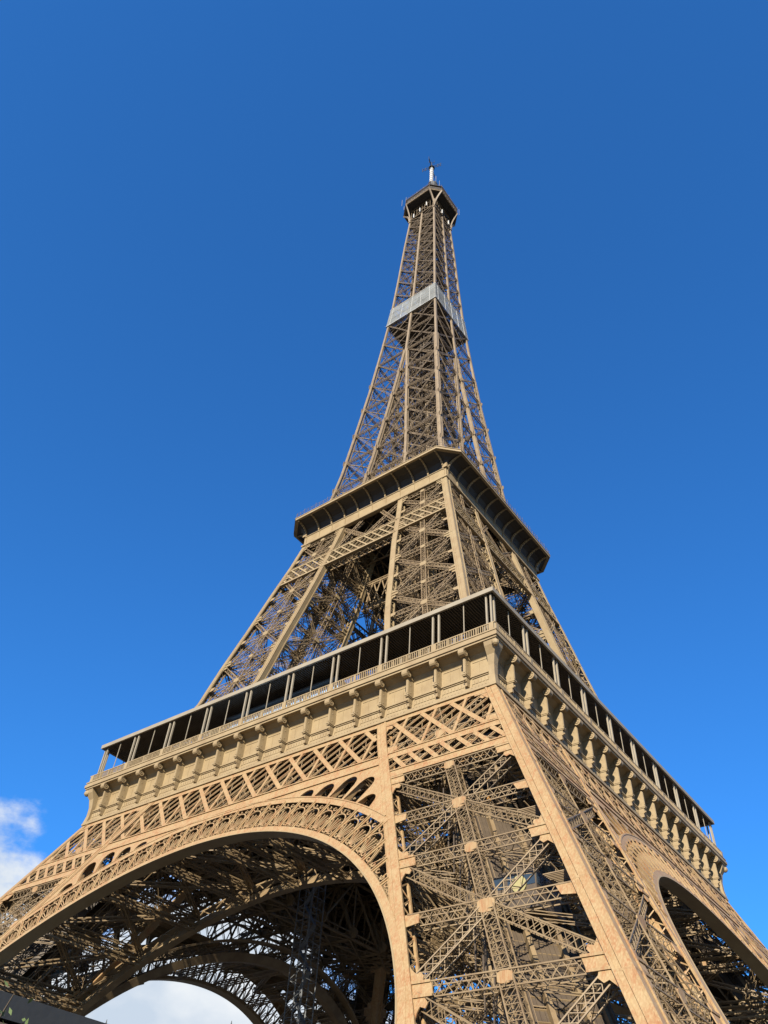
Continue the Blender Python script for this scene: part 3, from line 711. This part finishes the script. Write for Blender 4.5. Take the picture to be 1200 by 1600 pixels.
# ------------------------------------------------------------------ second-floor gallery
CH = 3.3
def oct_strip(mb, h0, h1, c0, c1, z0, z1, zb0=None, zb1=None):
    """strip along one face plus the chamfer at its right end; h0/c0 inner, h1/c1 outer; optional different z for inner edge"""
    zi0 = z0 if zb0 is None else zb0; zi1 = z1 if zb1 is None else zb1
    L = lambda h, c: [(-h+c, -h), (h-c, -h), (h, -h+c)]
    A_, B_ = L(h0, c0), L(h1, c1)
    for k in (0, 1):
        mb.hexa([(*B_[k], z0), (*B_[k+1], z0), (*A_[k+1], zi0), (*A_[k], zi0), (*B_[k], z1), (*B_[k+1], z1), (*A_[k+1], zi1), (*A_[k], zi1)])
mb = MB()
rowbox(mb, 16.6, 17.35, 110.75, 111.15); rowbox(mb, 16.6, 17.2, 111.15, 111.35)
rowslope(mb, 17.02, 17.02, 111.35, 113.5, .2); rowbox(mb, 16.7, 17.14, 113.35, 113.5)
for k in range(-5, 6): mb.box(3.3*k-.2, 3.3*k+.2, -17.14, -17.0, 111.35, 113.4)
for k in range(-60, 61):
    u = .28*k
    if abs(u) < 17: mb.box(u-.04, u+.04, -17.4, -17.34, 110.85, 110.95)
G2 = mb.build('upper_frieze', M_FRZ, T)
mb = MB()
prof = [(17.02, 113.5), (17.15, 114.2), (17.6, 114.9), (18.4, 115.4), (19.4, 115.62), (20.15, 115.65)]
for (ha, za), (hb, zb) in zip(prof[:-1], prof[1:]):
    ca, cb = CH*(ha-17.02)/3.35, CH*(hb-17.02)/3.35
    oct_strip(mb, ha, hb, ca, cb, zb, zb+.12, za, za+.12)
mb.build('gallery_soffit', M_DARK, G2)  # shade under the overhang painted as near-black
mb = MB(); oct_strip(mb, 19.9, 20.37, CH, CH, 115.62, 116.12); oct_strip(mb, 15.5, 20.45, CH*.2, CH, 116.12, 116.25); mb.build('gallery_edge', M_FRZ, G2)
def rib(x, diag=0):
    mb = MB(); n = 8; pts = []
    for k in range(n+1):
        t = k/n*math.pi/2; pts.append((17.05+2.95*(1-math.cos(t)), 113.2+2.38*math.sin(t)))
    for (ha, za), (hb, zb) in zip(pts[:-1], pts[1:]):
        if diag: mb.hexa([(ha-.0+s*0, 0, 0) for s in range(8)]) if False else None
        mb.hexa([(x-.13, -ha-.22, za-.12), (x+.13, -ha-.22, za-.12), (x+.13, -ha+.12, za+.12), (x-.13, -ha+.12, za+.12),
                 (x-.13, -hb-.12, zb-.16), (x+.13, -hb-.12, zb-.16), (x+.13, -hb+.1, zb+.06), (x-.13, -hb+.1, zb+.06)])
    mb.prism([(x-.1, -17.0, 113.0), (x-.1, -17.3, 113.2), (x-.1, -17.3, 113.9), (x-.1, -18.2, 115.2), (x-.1, -18.2, 115.4), (x-.1, -17, 115.4)], (.2, 0, 0))
    mb.tube((x, -19.95, 115.5), (x, -19.95, 115.3), .14, .05, 6)
    return mb
r0 = rib(0).build('curved_bracket', M_FRZ, G2); r0.location = (-16.5, 0, 0)
for k in range(-4, 6):
    o = r0.copy(); COL.objects.link(o); o.location = (3.3*k, 0, 0)
mb = MB()
mb.box(16.6, 17.35, -17.35, -16.6, 113.4, 114.4); mb.tube((17, -17, 114.4), (17, -17, 115.1), .3, .05, 8)
mb.build('corner_finial', M_FRZ, G2)
mb = MB()
for z in (117.0, 117.5): oct_strip(mb, 20.27, 20.3, CH, CH, z, z+.04)
for k in range(-17, 18):
    mb.box(k-.02, k+.02, -20.3, -20.26, 116.25, 118.0 if k % 3 == 0 else 117.5)
for k in range(4): t = (k+.5)/4; mb.box(20.27-CH+CH*t-.03, 20.27-CH+CH*t+.03, -20.27+CH*t-.03, -20.27+CH*t+.03, 116.25, 118.2)
mb.build('railing', M_UP, G2)
mb = MB(); rowbox(mb, 4.2, 17.0, 113.7, 113.95)
for k in range(-8, 9):
    u = 1.9*k; y1 = max(4.3, abs(u))
    if y1 < 16: mb.bar((u, -16.8, 113.4), (u, -y1, 113.4), .15, .6, (0, 0, 1))
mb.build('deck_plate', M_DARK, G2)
mb = MB()                                         # trusses under the second floor
for j in range(3):
    y = -15.0+j*3.6
    for k in range(-4, 4):
        a, b = 3.3*k, 3.3*(k+1)
        mb.bar((a, y, 108.5), (b, y, 112.8), .16, .16, (0, 1, 0)); mb.bar((b, y, 108.5), (a, y, 112.8), .16, .16, (0, 1, 0))
    for z in (108.5, 112.9): mb.bar((-13.5, y, z), (13.5, y, z), .25, .3)
mb.build('floor_frame', M_LAT, G2)
# upper storey of the second floor, set back
mb = MB(); rowbox(mb, 14.5, 15.6, 118.9, 119.15)
for k in range(-7, 8): mb.box(2*k-.06, 2*k+.06, -15.5, -15.4, 116.2, 118.9); mb.box(2*k-.03, 2*k+.03, -15.55, -15.5, 119.1, 120.2)
rowbox(mb, 15.5, 15.55, 120.2, 120.25); mb.build('upper_deck', M_UPC, G2)
four(G2, T)
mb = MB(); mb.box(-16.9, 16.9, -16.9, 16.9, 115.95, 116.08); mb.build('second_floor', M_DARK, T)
# ------------------------------------------------------------------ summit
mb = MB()
c3, H3 = 3.08, 8.0
oct_strip(mb, 7.65, H3, c3*.95, c3, 275.45, 276.1); oct_strip(mb, 7.9, H3+.12, c3, c3, 275.9, 276.05)
for k in range(-4, 5): mb.box(k*1.2-.08, k*1.2+.08, -H3-.08, -H3+.05, 275.5, 276.7)
SM = mb.build('summit_gallery', M_UPC, T)
mb = MB()
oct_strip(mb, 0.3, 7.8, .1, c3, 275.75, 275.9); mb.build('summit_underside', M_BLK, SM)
mb = MB()
oct_strip(mb, 7.4, 7.75, c3, c3, 276.1, 279.2); oct_strip(mb, 7.0, 8.05, c3, c3, 279.2, 279.5); oct_strip(mb, 5.5, 6.6, 2.6, 2.8, 279.5, 282.4); oct_strip(mb, .3, 7.0, .1, 2.8, 282.4, 282.7)
mb.build('cabin_wall', M_DARK, SM)
mb = MB()
for z in (277.2, 278.0, 280.4): oct_strip(mb, 7.95, 8.0, c3, c3, z, z+.06)
for k in range(-9, 10): mb.box(.55*k-.03, .55*k+.03, -8.0, -7.94, 276.1, 280.4)
mb.build('railing', M_UP, SM)
for sgn in (-1, 1):                               # the curved brackets that split from the corner chord
    mb = MB(); n = 8; prev = None
    for k in range(n+1):
        t = k/n; f = t**2.0
        a = V3((5.0, -5.0, 266.5)); tip = V3((H3-c3, -H3, 275.6)) if sgn < 0 else V3((H3, -H3+c3, 275.6))
        p_ = a+(tip-a)*f; p_[2] = 266.5+9.1*(t**.85)
        if prev is not None: mb.bar(prev, p_, .5, .4, (1, -1, 0))
        prev = p_
    mb.build('flared_bracket', M_UPC, SM)
mb = MB(); mb.tube((5.1, -5.1, 267.5), (5.6, -5.6, 271.5), .35, .1, 6); mb.box(4.5, 5.4, -5.4, -4.5, 266.4, 267.2); mb.build('bracket_boss', M_UPC, SM)
mb = MB()
for a, b in ((262.3, 268), (268, 275.5)):
    h = H(a)-.2; mb.bar((-h, -h, a), (h, -h, b), .2, .1, (0, 1, 0)); mb.bar((h, -h, a), (-h, -h, b), .2, .1, (0, 1, 0)); mb.bar((-h, -h, b), (h, -h, b), .3, .3)
for k in range(-4, 5): mb.bar((k*1.1, -5.0, 268), (k*1.1, -5.0, 275.6), .12, .12, (0, 1, 0))
mb.build('neck_lattice', M_UP, SM)
for x, y, z, hh in ((-7.4, -7.2, 279.5, 5.0), (-5.5, -7.4, 279.5, 4.5), (5.6, -7.6, 279.5, 3.2), (2, -7.4, 279.5, 2.5), (-1, -7.2, 279.5, 3.0)): mb = MB(); mb.bar((x, y, z), (x, y, z+hh), .12, .12, (0, 1, 0)); mb.build('whip_antenna', M_GREY, SM)
four(SM, T)
for x, z, f in ((-3.0, 268.6, 0), (-.5, 270.2, 0), (2.2, 271.6, 0), (-1.0, 269.5, 1), (2.9, 268, 1)):
    mb = MB(); mb.box(x-.14, x+.14, -5.75, -5.45, z-1.4, z+1.4); mb.box(x-.05, x+.05, -5.5, -5.0, z-.1, z+.1); mb.build('panel_antenna', M_WHITE, SM, f*math.pi/2)
mb = MB()
mb.tube((0, 0, 282.6), (0, 0, 286.5), 4.2, 3.6, 16); mb.tube((0, 0, 286.5), (0, 0, 288.0), 3.6, 1.6, 16); mb.tube((0, 0, 288.0), (0, 0, 296.5), 1.5, 1.2, 12)
for k in range(12):
    a = k*math.pi/6; mb.bar((4.0*math.cos(a), 4.0*math.sin(a), 282.6), (3.4*math.cos(a), 3.4*math.sin(a), 291), .14, .14, (0, 0, 1))
for k in range(16):
    a = k*math.pi/8; mb.bar((2.6*math.cos(a), 2.6*math.sin(a), 290), (2.6*math.cos(a+.39), 2.6*math.sin(a+.39), 290), .1, .9)
    mb.bar((1.4*math.cos(a), 1.4*math.sin(a), 288), (3.0*math.cos(a), 3.0*math.sin(a), 293.0+random.random()*2), .12, .12)
CP = mb.build('campanile', M_DECK, T)
mb = MB()
for k in range(60):
    a = random.random()*6.28; r = 2+random.random()*5; z = 282+random.random()*2; x, y = r*math.cos(a), r*math.sin(a)
    mb.bar((x, y, z), (x, y, z+1.5+random.random()*4), .12, .12); mb.bar((x-.6, y, z+1.5), (x+.6, y, z+1.5), .08, .5, (0, 0, 1))
mb.build('aerial_cluster', M_UP, CP)
mb = MB()
for a in range(6):
    x, y =   .45*math.cos(a*math.pi/3+.4), .45*math.sin(a*math.pi/3+.4); mb.box(x-.17, x+.17, y-.17, y+.17, 302, 318.0)
for z in range(302, 319, 2): mb.tube((0, 0, z), (0, 0, z+.15), .7, .7, 10)
AN = mb.build('antenna_mast', M_WHITE, T)
mb = MB(); mb.tube((0, 0, 296), (0, 0, 318.4), .4, .4, 10); mb.build('mast_core', M_GREY, AN)
mb = MB(); mb.tube((2.2, -1.6, 289), (2.2, -1.6, 296), 1.5, 1.5, 12); mb.tube((2.2, -1.6, 296), (2.2, -1.6, 297.6), 1.5, .5, 12); mb.build('radome', M_SLATE, AN)
mb = MB()
for k in range(10):
    a = k*math.pi/5; mb.bar((2.4*math.cos(a), 2.4*math.sin(a), 290), (.7*math.cos(a+.6), .7*math.sin(a+.6), 304), .14, .14); mb.bar((2.4*math.cos(a), 2.4*math.sin(a), 290), (.7*math.cos(a-.6), .7*math.sin(a-.6), 304), .12, .12)
for z, r in ((293, 2.0), (296.5, 1.7), (300, 1.4), (303, 1.1)):
    for k in range(10): a, b = k*math.pi/5, (k+1)*math.pi/5; mb.bar((r*math.cos(a), r*math.sin(a), z), (r*math.cos(b), r*math.sin(b), z), .15, .5)
mb.build('mast_base_lattice', M_DECK, AN)
mb = MB(); mb.tube((0, 0, 318.4), (0, 0, 318.7), 1.2, 1.2, 12); mb.tube((0, 0, 318.8), (0, 0, 325.0), .18, .1, 8)
for k in range(4):
    a = k*math.pi/2+.3; ca, sa = math.cos(a), math.sin(a)
    for z in (318.6, 320.2): mb.bar((0, 0, z), (3.7*ca, 3.7*sa, z), .14, .14)
    for r in (2.5, 3.7): mb.bar((r*ca, r*sa, 317.8), (r*ca, r*sa, 321.0), .14, .14, (1, 0, 0))
for k in range(3):
    a = k*2.1; mb.bar((0, 0, 323.2+k*.5), (1.2*math.cos(a), 1.2*math.sin(a), 323.2+k*.5), .1, .1); mb.bar((1.2*math.cos(a), 1.2*math.sin(a), 322.4), (1.2*math.cos(a), 1.2*math.sin(a), 324.6), .1, .1, (1, 0, 0))
mb.build('antenna_dipoles', M_SLATE, AN)
# ------------------------------------------------------------------ masonry feet
mb = MB(); mb.loft([(37.2, 62.6, -62.6, -37.2, -.3), (37.4, 62.4, -62.4, -37.4, 1.2), (38.4, 61.4, -61.4, -38.4, 3.9)])
four(mb.build('masonry_foot', M_STONE, T), T)
# inclined lift track and stairs inside each lower pier
def axis(z): c = H(z)-7.9; return V3((c, -c, z))
mb = MB(); e = V3((1, 1, 0))/math.sqrt(2); up_n = V3((-1, 1, .9)); up_n /= np.linalg.norm(up_n)
for s in (-2.6, -1.2, 1.2, 2.6): mb.bar(axis(4)+e*s, axis(56)+e*s, .35, .7, up_n)
for k in range(60):
    z = 4+52*k/60; mb.bar(axis(z)-e*2.7, axis(z)+e*2.7, .2, .15, up_n)
for s in (-4.6, 4.6):
    for dz in (0, 3.0): mb.bar(axis(4)+e*s+V3((0, 0, dz)), axis(54)+e*s+V3((0, 0, dz)), .2, .3, up_n)
LT = mb.build('lift_track', M_LAT, T)
mb = MB()                                         # sheeted casing beside the track
for s, o, wd, hg in ((-2.7, 1.9, .12, 3.0), (2.7, 1.9, .12, 3.0), (0, .45, 5.4, .1)): mb.bar(axis(6)+e*s+up_n*o, axis(55)+e*s+up_n*o, wd, hg, up_n)
for j in range(15):
    s = -2.6+5.2*j/14; mb.bar(axis(6)+e*s+up_n*.36, axis(55)+e*s+up_n*.36, .09, .14, up_n)
for j in range(5):
    for s in (-2.8, 2.8): mb.bar(axis(6)+e*s+up_n*(.6+.65*j), axis(55)+e*s+up_n*(.6+.65*j), .1, .12, up_n)
for s in (-5.6, -4.9, 4.9, 5.6):
    for z in range(8, 54, 3): mb.bar(axis(z)+e*s, axis(z)+e*s+V3((0, 0, 3.6)), .1, .1, (1, 0, 0))
mb.build('track_casing', M_DECK, LT)
mb = MB(); z = 5.0; k = 0                         # stair flights climbing near the outer side face
while z < 50:
    h = H(z); a = (h-2.4, -(h-3.5), z); b = (H(z+3.4)-2.4, -(H(z+3.4)-9.5), z+3.4)
    if k % 2: a, b = (a[0], b[1], z), (b[0], a[1], z+3.4)
    a, b = V3(a), V3(b)
    for t in range(16):
        q = a+(b-a)*t/16; mb.bar(q-V3((.72, 0, 0)), q+V3((.72, 0, 0)), .26, .04, (0, 0, 1))
    for s_ in (-.75, .75): mb.bar(a+V3((s_, 0, 0)), b+V3((s_, 0, 0)), .05, .28, (0, 0, 1))
    for t in range(14):
        q = a+(b-a)*t/14; mb.bar(q+V3((.75, 0, 0)), q+V3((.75, 0, 1.15)), .07, .07, (0, 1, 0)); mb.bar(q+V3((-.75, 0, 0)), q+V3((-.75, 0, 1.15)), .05, .05, (0, 1, 0))
    for s in (-.75, .75): mb.bar(a+V3((s, 0, 1.15)), b+V3((s, 0, 1.15)), .09, .09)
    [mb.box(b[0]-.9, b[0]+.9, b[1]-1.0+.25*g_, b[1]-.88+.25*g_, b[2]-.04, b[2]+.04) for g_ in range(9)]; z += 3.4; k += 1
mb.build('stair_flight', M_LAT, LT)
four(LT, T)
# ------------------------------------------------------------------ things on and in the tower
def pavilion(rot, label, x0, x1, yb=-31.9, depth=15.0, top=61.7):
    P = tag(empty('glass_pavilion', (0, 0, 0)), label, 'pavilion', 'glass pavilions on the first floor')
    mb = MB(); mb.box(x0, x1, yb+.3, yb+depth, 57.4, 57.7); mb.box(x0-.3, x1+.3, yb-.4, yb+depth, top, top+.25); mb.build('roof', M_SLATE, P)
    mb = MB(); mb.hexa([(x0, yb, 57.7), (x1, yb, 57.7), (x1, yb+.1, 57.7), (x0, yb+.1, 57.7), (x0, yb+.5, top), (x1, yb+.5, top), (x1, yb+.6, top), (x0, yb+.6, top)])
    mb.box(x0, x0+.1, yb+.6, yb+depth, 57.7, top); mb.box(x1-.1, x1, yb+.6, yb+depth, 57.7, top); mb.build('glazing', M_PAV, P)
    mb = MB(); x = x0
    while x <= x1+.01: mb.bar((x, yb-.05, 57.7), (x, yb+.45, top), .09, .14, (0, 1, 0)); x += 1.9
    mb.build('mullion', M_SLATE, P)
    P.rotation_euler.z = rot; return P
pavilion(0, 'glass pavilion coloured blue for reflected sky behind the first gallery on the wide left-hand face', -10, 9.5)
pavilion(math.pi/2, 'glass pavilion coloured blue for reflected sky behind the first gallery on the right-hand face', -10, 12)
pavilion(math.pi, 'unseen glass pavilion added for shade on the far side of the first floor behind the open centre', -14, 14, yb=-30)  # this one and the next are put in to shade the iron below
pavilion(-math.pi/2, 'unseen glass pavilion added for shade over the far left edge of the first floor', -14, 14, yb=-30)
net = MB()
Z0, Z1 = 197.9, 207.1
for k in range(4):
    c, s = math.cos(k*math.pi/2), math.sin(k*math.pi/2); rot = lambda x, y, z: (x*c-y*s, x*s+y*c, z)
    h0, h1 = H(Z0)+.22, H(Z1)+.12; n = 8
    for j in range(n):
        a, b = -1+2*j/n, -1+2*(j+1)/n
        net.quad(rot(a*h0, -h0, Z0), rot(b*h0, -h0, Z0), rot(b*h1, -h1, Z1), rot(a*h1, -h1, Z1))
NT = net.build('safety_net', M_NET)
tag(NT, 'pale grey translucent safety netting wrapped round the upper shaft of the tower', 'netting')
mb = MB()
for k in range(4):
    c, s = math.cos(k*math.pi/2), math.sin(k*math.pi/2); rot = lambda x, y, z: (x*c-y*s, x*s+y*c, z)
    for h, z in ((H(Z0)+.25, Z0), (H(Z1)+.15, Z1)): mb.bar(rot(-h, -h, z), rot(h, -h, z), .14, .14)
    for zf in (Z0+3.1, Z0+6.2): mb.bar(rot(-H(zf)-.1, -H(zf)-.24, zf), rot(H(zf)+.1, -H(zf)-.24, zf), .05, .05)
    for a in (-.85, -.42, 0, .38, .75): mb.bar(rot(a*(H(Z0)+.27), -H(Z0)-.27, Z0), rot(a*(H(Z1)+.17), -H(Z1)-.17, Z1), .07, .07)
mb.build('net_cable', M_WHITE, NT)
mb = MB()
for k in range(4):
    c, s = math.cos(k*math.pi/2), math.sin(k*math.pi/2); rot = lambda x, y, z: (x*c-y*s, x*s+y*c, z)
    a, b = H(Z0)+.1, H(Z0)-3.2; mb.quad(rot(-a, -a, Z0+.1), rot(a, -a, Z0+.1), rot(b, -b, Z0+.9), rot(-b, -b, Z0+.9))
mb.build('net_floor', M_NET, NT)
# lifts
def lift(zc, label, mat, s=0.0):
    c = V3(CAM)+(axis(zc)-V3(CAM))*.955; L = tag(empty('lift_cabin', tuple(c)), label, 'lift')
    mb = MB(); mb.box(-1.9, 1.9, -1.9, 1.9, -1.2, 1.1); mb.box(-1.5, 1.5, -1.5, 1.5, 1.1, 1.5); mb.build('body', M_DECK, L); mb = MB(); mb.tube((.5, -1.9, .2), (.5, -2.05, .2), .62, .62, 20); mb.build('front_disc', mat, L)
    mb = MB(); 
    for x in (-1.3, 0, 1.3): mb.box(x-.5, x+.5, -1.93, -1.88, .1, .9); mb.box(1.88, 1.93, x-.5, x+.5, .1, .9)
    mb.build('window', M_GLASS, L); mb = MB(); mb.box(-2.1, 2.1, -2.1, 2.1, -1.6, -1.2); mb.build('chassis', M_DECK, L); return L
lift(27.5, 'dark lift cabin with round yellow front behind the bracing of the nearest leg', M_YEL)
lo = MB(); c = axis(38.5)
W_ = tag(empty('counterweight', (c[0]-1.0, c[1]+.5, c[2])), 'small orange lift machinery high in the nearest leg behind its centre mast', 'machinery')
mb = MB(); mb.box(-.9, .9, -.6, .6, -.8, .3); mb.tube((0, -.7, .7), (0, .7, .7), .7, .7, 12); mb.build('pulley_wheel', M_ORG, W_)
mb = MB(); mb.box(-1.1, 1.1, -.8, .8, -1.1, -.8); mb.bar((0, 0, .7), (0, 0, 3.2), .12, .12, (1, 0, 0)); mb.build('base_frame', M_ORG, W_)
# hoist mast standing under the tower
x0, y0 = -12.3, -8.0
HM = tag(empty('scaffold_mast', (x0, y0, 0)), 'tall thin grey scaffold mast standing in the dark under the tower', 'scaffold')
mb = MB()
for a in (-1.3, 0, 1.3):
    for b in (-1.3, 1.3): mb.bar((a, b, 0), (a, b, 50), .12, .12, (1, 0, 0))
mb.build('standards', M_GREY, HM)
mb = MB()
for k in range(33):
    z = 1.5*k+.5
    for s in (-1.3, 1.3): mb.bar((-1.3, s, z), (1.3, s, z), .07, .07); mb.bar((s, -1.3, z), (s, 1.3, z), .07, .07); mb.bar((-1.3*(1 if k % 2 else -1), s, z), (1.3*(1 if k % 2 else -1), s, z+1.5), .06, .06)
mb.build('bracing', M_GREY, HM)
mb = MB()
for k in range(17): z = 3*k; s = 1 if k % 2 else -1; mb.bar((-1.1*s, 0, z), (1.1*s, 0, z+3), .7, .08, (0, 0, 1))
mb.build('stair', M_GREY, HM)
# ------------------------------------------------------------------ around the tower
def px(x, y, dist=None, z=None):
    D = F*FPX+R2*(x-600)+U2*(800-y); D = D/np.linalg.norm(D)
    t = dist if dist else (z-CAM[2])/D[2]
    return V3(CAM)+D*t
g = MB(); g.quad((-6000, -6000, 0), (6000, -6000, 0), (6000, 6000, 0), (-6000, 6000, 0)); tag(g.build('ground', M_GROUND), kind='structure')
# kiosk whose dark eaves cross the lower left corner
A0, B0 = px(0, 1547, z=6.1), px(172, 1601, z=6.1); dr = (B0-A0)/np.linalg.norm(B0-A0); nn = np.cross(dr, (0, 0, 1)); 
if nn@(V3(CAM)-A0) < 0: nn = -nn
A1 = A0-dr*5; B1 = B0+dr*6.0
K = tag(empty('kiosk', (A0[0], A0[1], 0)), 'dark grey kiosk with a flat slatted roof edge in the lower left corner', 'kiosk'); o0 = V3((A0[0], A0[1], 0))
def kb(mb, a, b, y0, y1, z0, z1):
    P = lambda t, y, z: tuple(A1+dr*t-nn*y-o0+V3((0, 0, z-6.1)))
    mb.hexa([P(a, y0, z0), P(b, y0, z0), P(b, y1, z0), P(a, y1, z0), P(a, y0, z1), P(b, y0, z1), P(b, y1, z1), P(a, y1, z1)])
LL = np.linalg.norm(B1-A1)
mb = MB(); kb(mb, 0, LL, 0, 5, 5.92, 6.1); kb(mb, 0, LL, .0, .12, 5.80, 5.92); mb.build('roof', M_SLATE, K)
mb = MB(); kb(mb, .02, LL-.02, .03, .14, 5.63, 5.76); kb(mb, .02, LL-.02, .05, .2, 5.0, 5.57); mb.build('fascia', M_WOOD, K)
mb = MB(); kb(mb, .4, LL-.4, .6, 4.6, 0, 5.7); mb.build('wall', M_SLATE, K)
mb = MB()
for t in np.arange(1.2, LL-1, 2.4): kb(mb, t, t+1.4, .52, .62, 1.2, 3.6)
mb.build('window', M_GLASS, K)
q = px(893, 1606, dist=68); SP = tag(empty('panel_board', (q[0], q[1], q[2]-2)), 'white board with blue marks low inside the nearest leg at the bottom edge', 'board')
SP.rotation_euler.z = .35
mb = MB(); mb.box(-1.7, 1.7, -.05, .05, 0, 2.7); mb.build('board', M_WHITE, SP)
mb = MB(); mb.box(-.5, -.35, -.08, -.04, .3, 2.6); mb.box(.6, .8, -.08, -.04, .3, 2.5); mb.box(1.2, 1.6, -.08, -.04, 1.2, 2.5); mb.build('marking', M_BLUE, SP)
mb = MB(); mb.box(-1.6, -1.5, .05, .15, -14, 2.7); mb.box(1.5, 1.6, .05, .15, -14, 2.7); mb.build('post', M_GREY, SP)
# small tree whose leaves show at the frame's edge
tb = px(-16, 1622, dist=11.5); TR = tag(empty('young_tree', (tb[0], tb[1], 0)), 'sparse green leaves of a young tree in front of the kiosk at the left edge', 'tree')
mb = MB(); mb.tube((0, 0, 0), (0, 0, tb[2]-.6), .09, .05, 8)
for k in range(14):
    a = k*2.4; z = tb[2]-1.6+k*.13; mb.tube((0, 0, z), (.3*math.cos(a), .3*math.sin(a), z+.3), .015, .006, 5)
mb.build('trunk', M_BARK, TR)
mb = MB()
for k in range(420):
    v = V3((random.gauss(0, .2), random.gauss(0, .2), random.gauss(0, .3))); c = v+V3((0, 0, tb[2]-.35)); a = V3((random.gauss(0, 1), random.gauss(0, 1), random.gauss(0, 1))); a /= np.linalg.norm(a)
    b = np.cross(a, V3((random.gauss(0, 1), random.gauss(0, 1), random.gauss(0, 1)))); b /= np.linalg.norm(b); mb.quad(c-a*.05, c+b*.02, c+a*.05, c-b*.02)
mb.build('crown', M_LEAF, TR)
# two lamp posts beyond the tower; only their tips reach the frame
for (xx, yy, lab) in ((167, 1594, 'tip of a dark lamp post just right of the kiosk roof'), (362, 1596, 'tip of a dark lamp post under the right side of the far arch')):
    q = px(xx, yy, dist=62); L = tag(empty('lamp_post', (q[0], q[1], 0)), lab, 'lamp post', 'lamp posts beyond the tower')
    mb = MB(); mb.tube((0, 0, 0), (0, 0, q[2]-1.2), .13, .08, 8); mb.tube((0, 0, 0), (0, 0, 1), .25, .16, 8); mb.build('pole', M_SLATE, L)
    mb = MB(); mb.tube((0, 0, q[2]-1.2), (0, 0, q[2]-.5), .16, .26, 8); mb.tube((0, 0, q[2]-.5), (0, 0, q[2]-.25), .3, .08, 8); mb.tube((0, 0, q[2]-.25), (0, 0, q[2]+.05), .06, .01, 6); mb.build('lantern', M_SLATE, L)
print('objects', len(bpy.data.objects), 'tris', sum(len(o.data.polygons) for o in bpy.data.objects if o.type == 'MESH'))
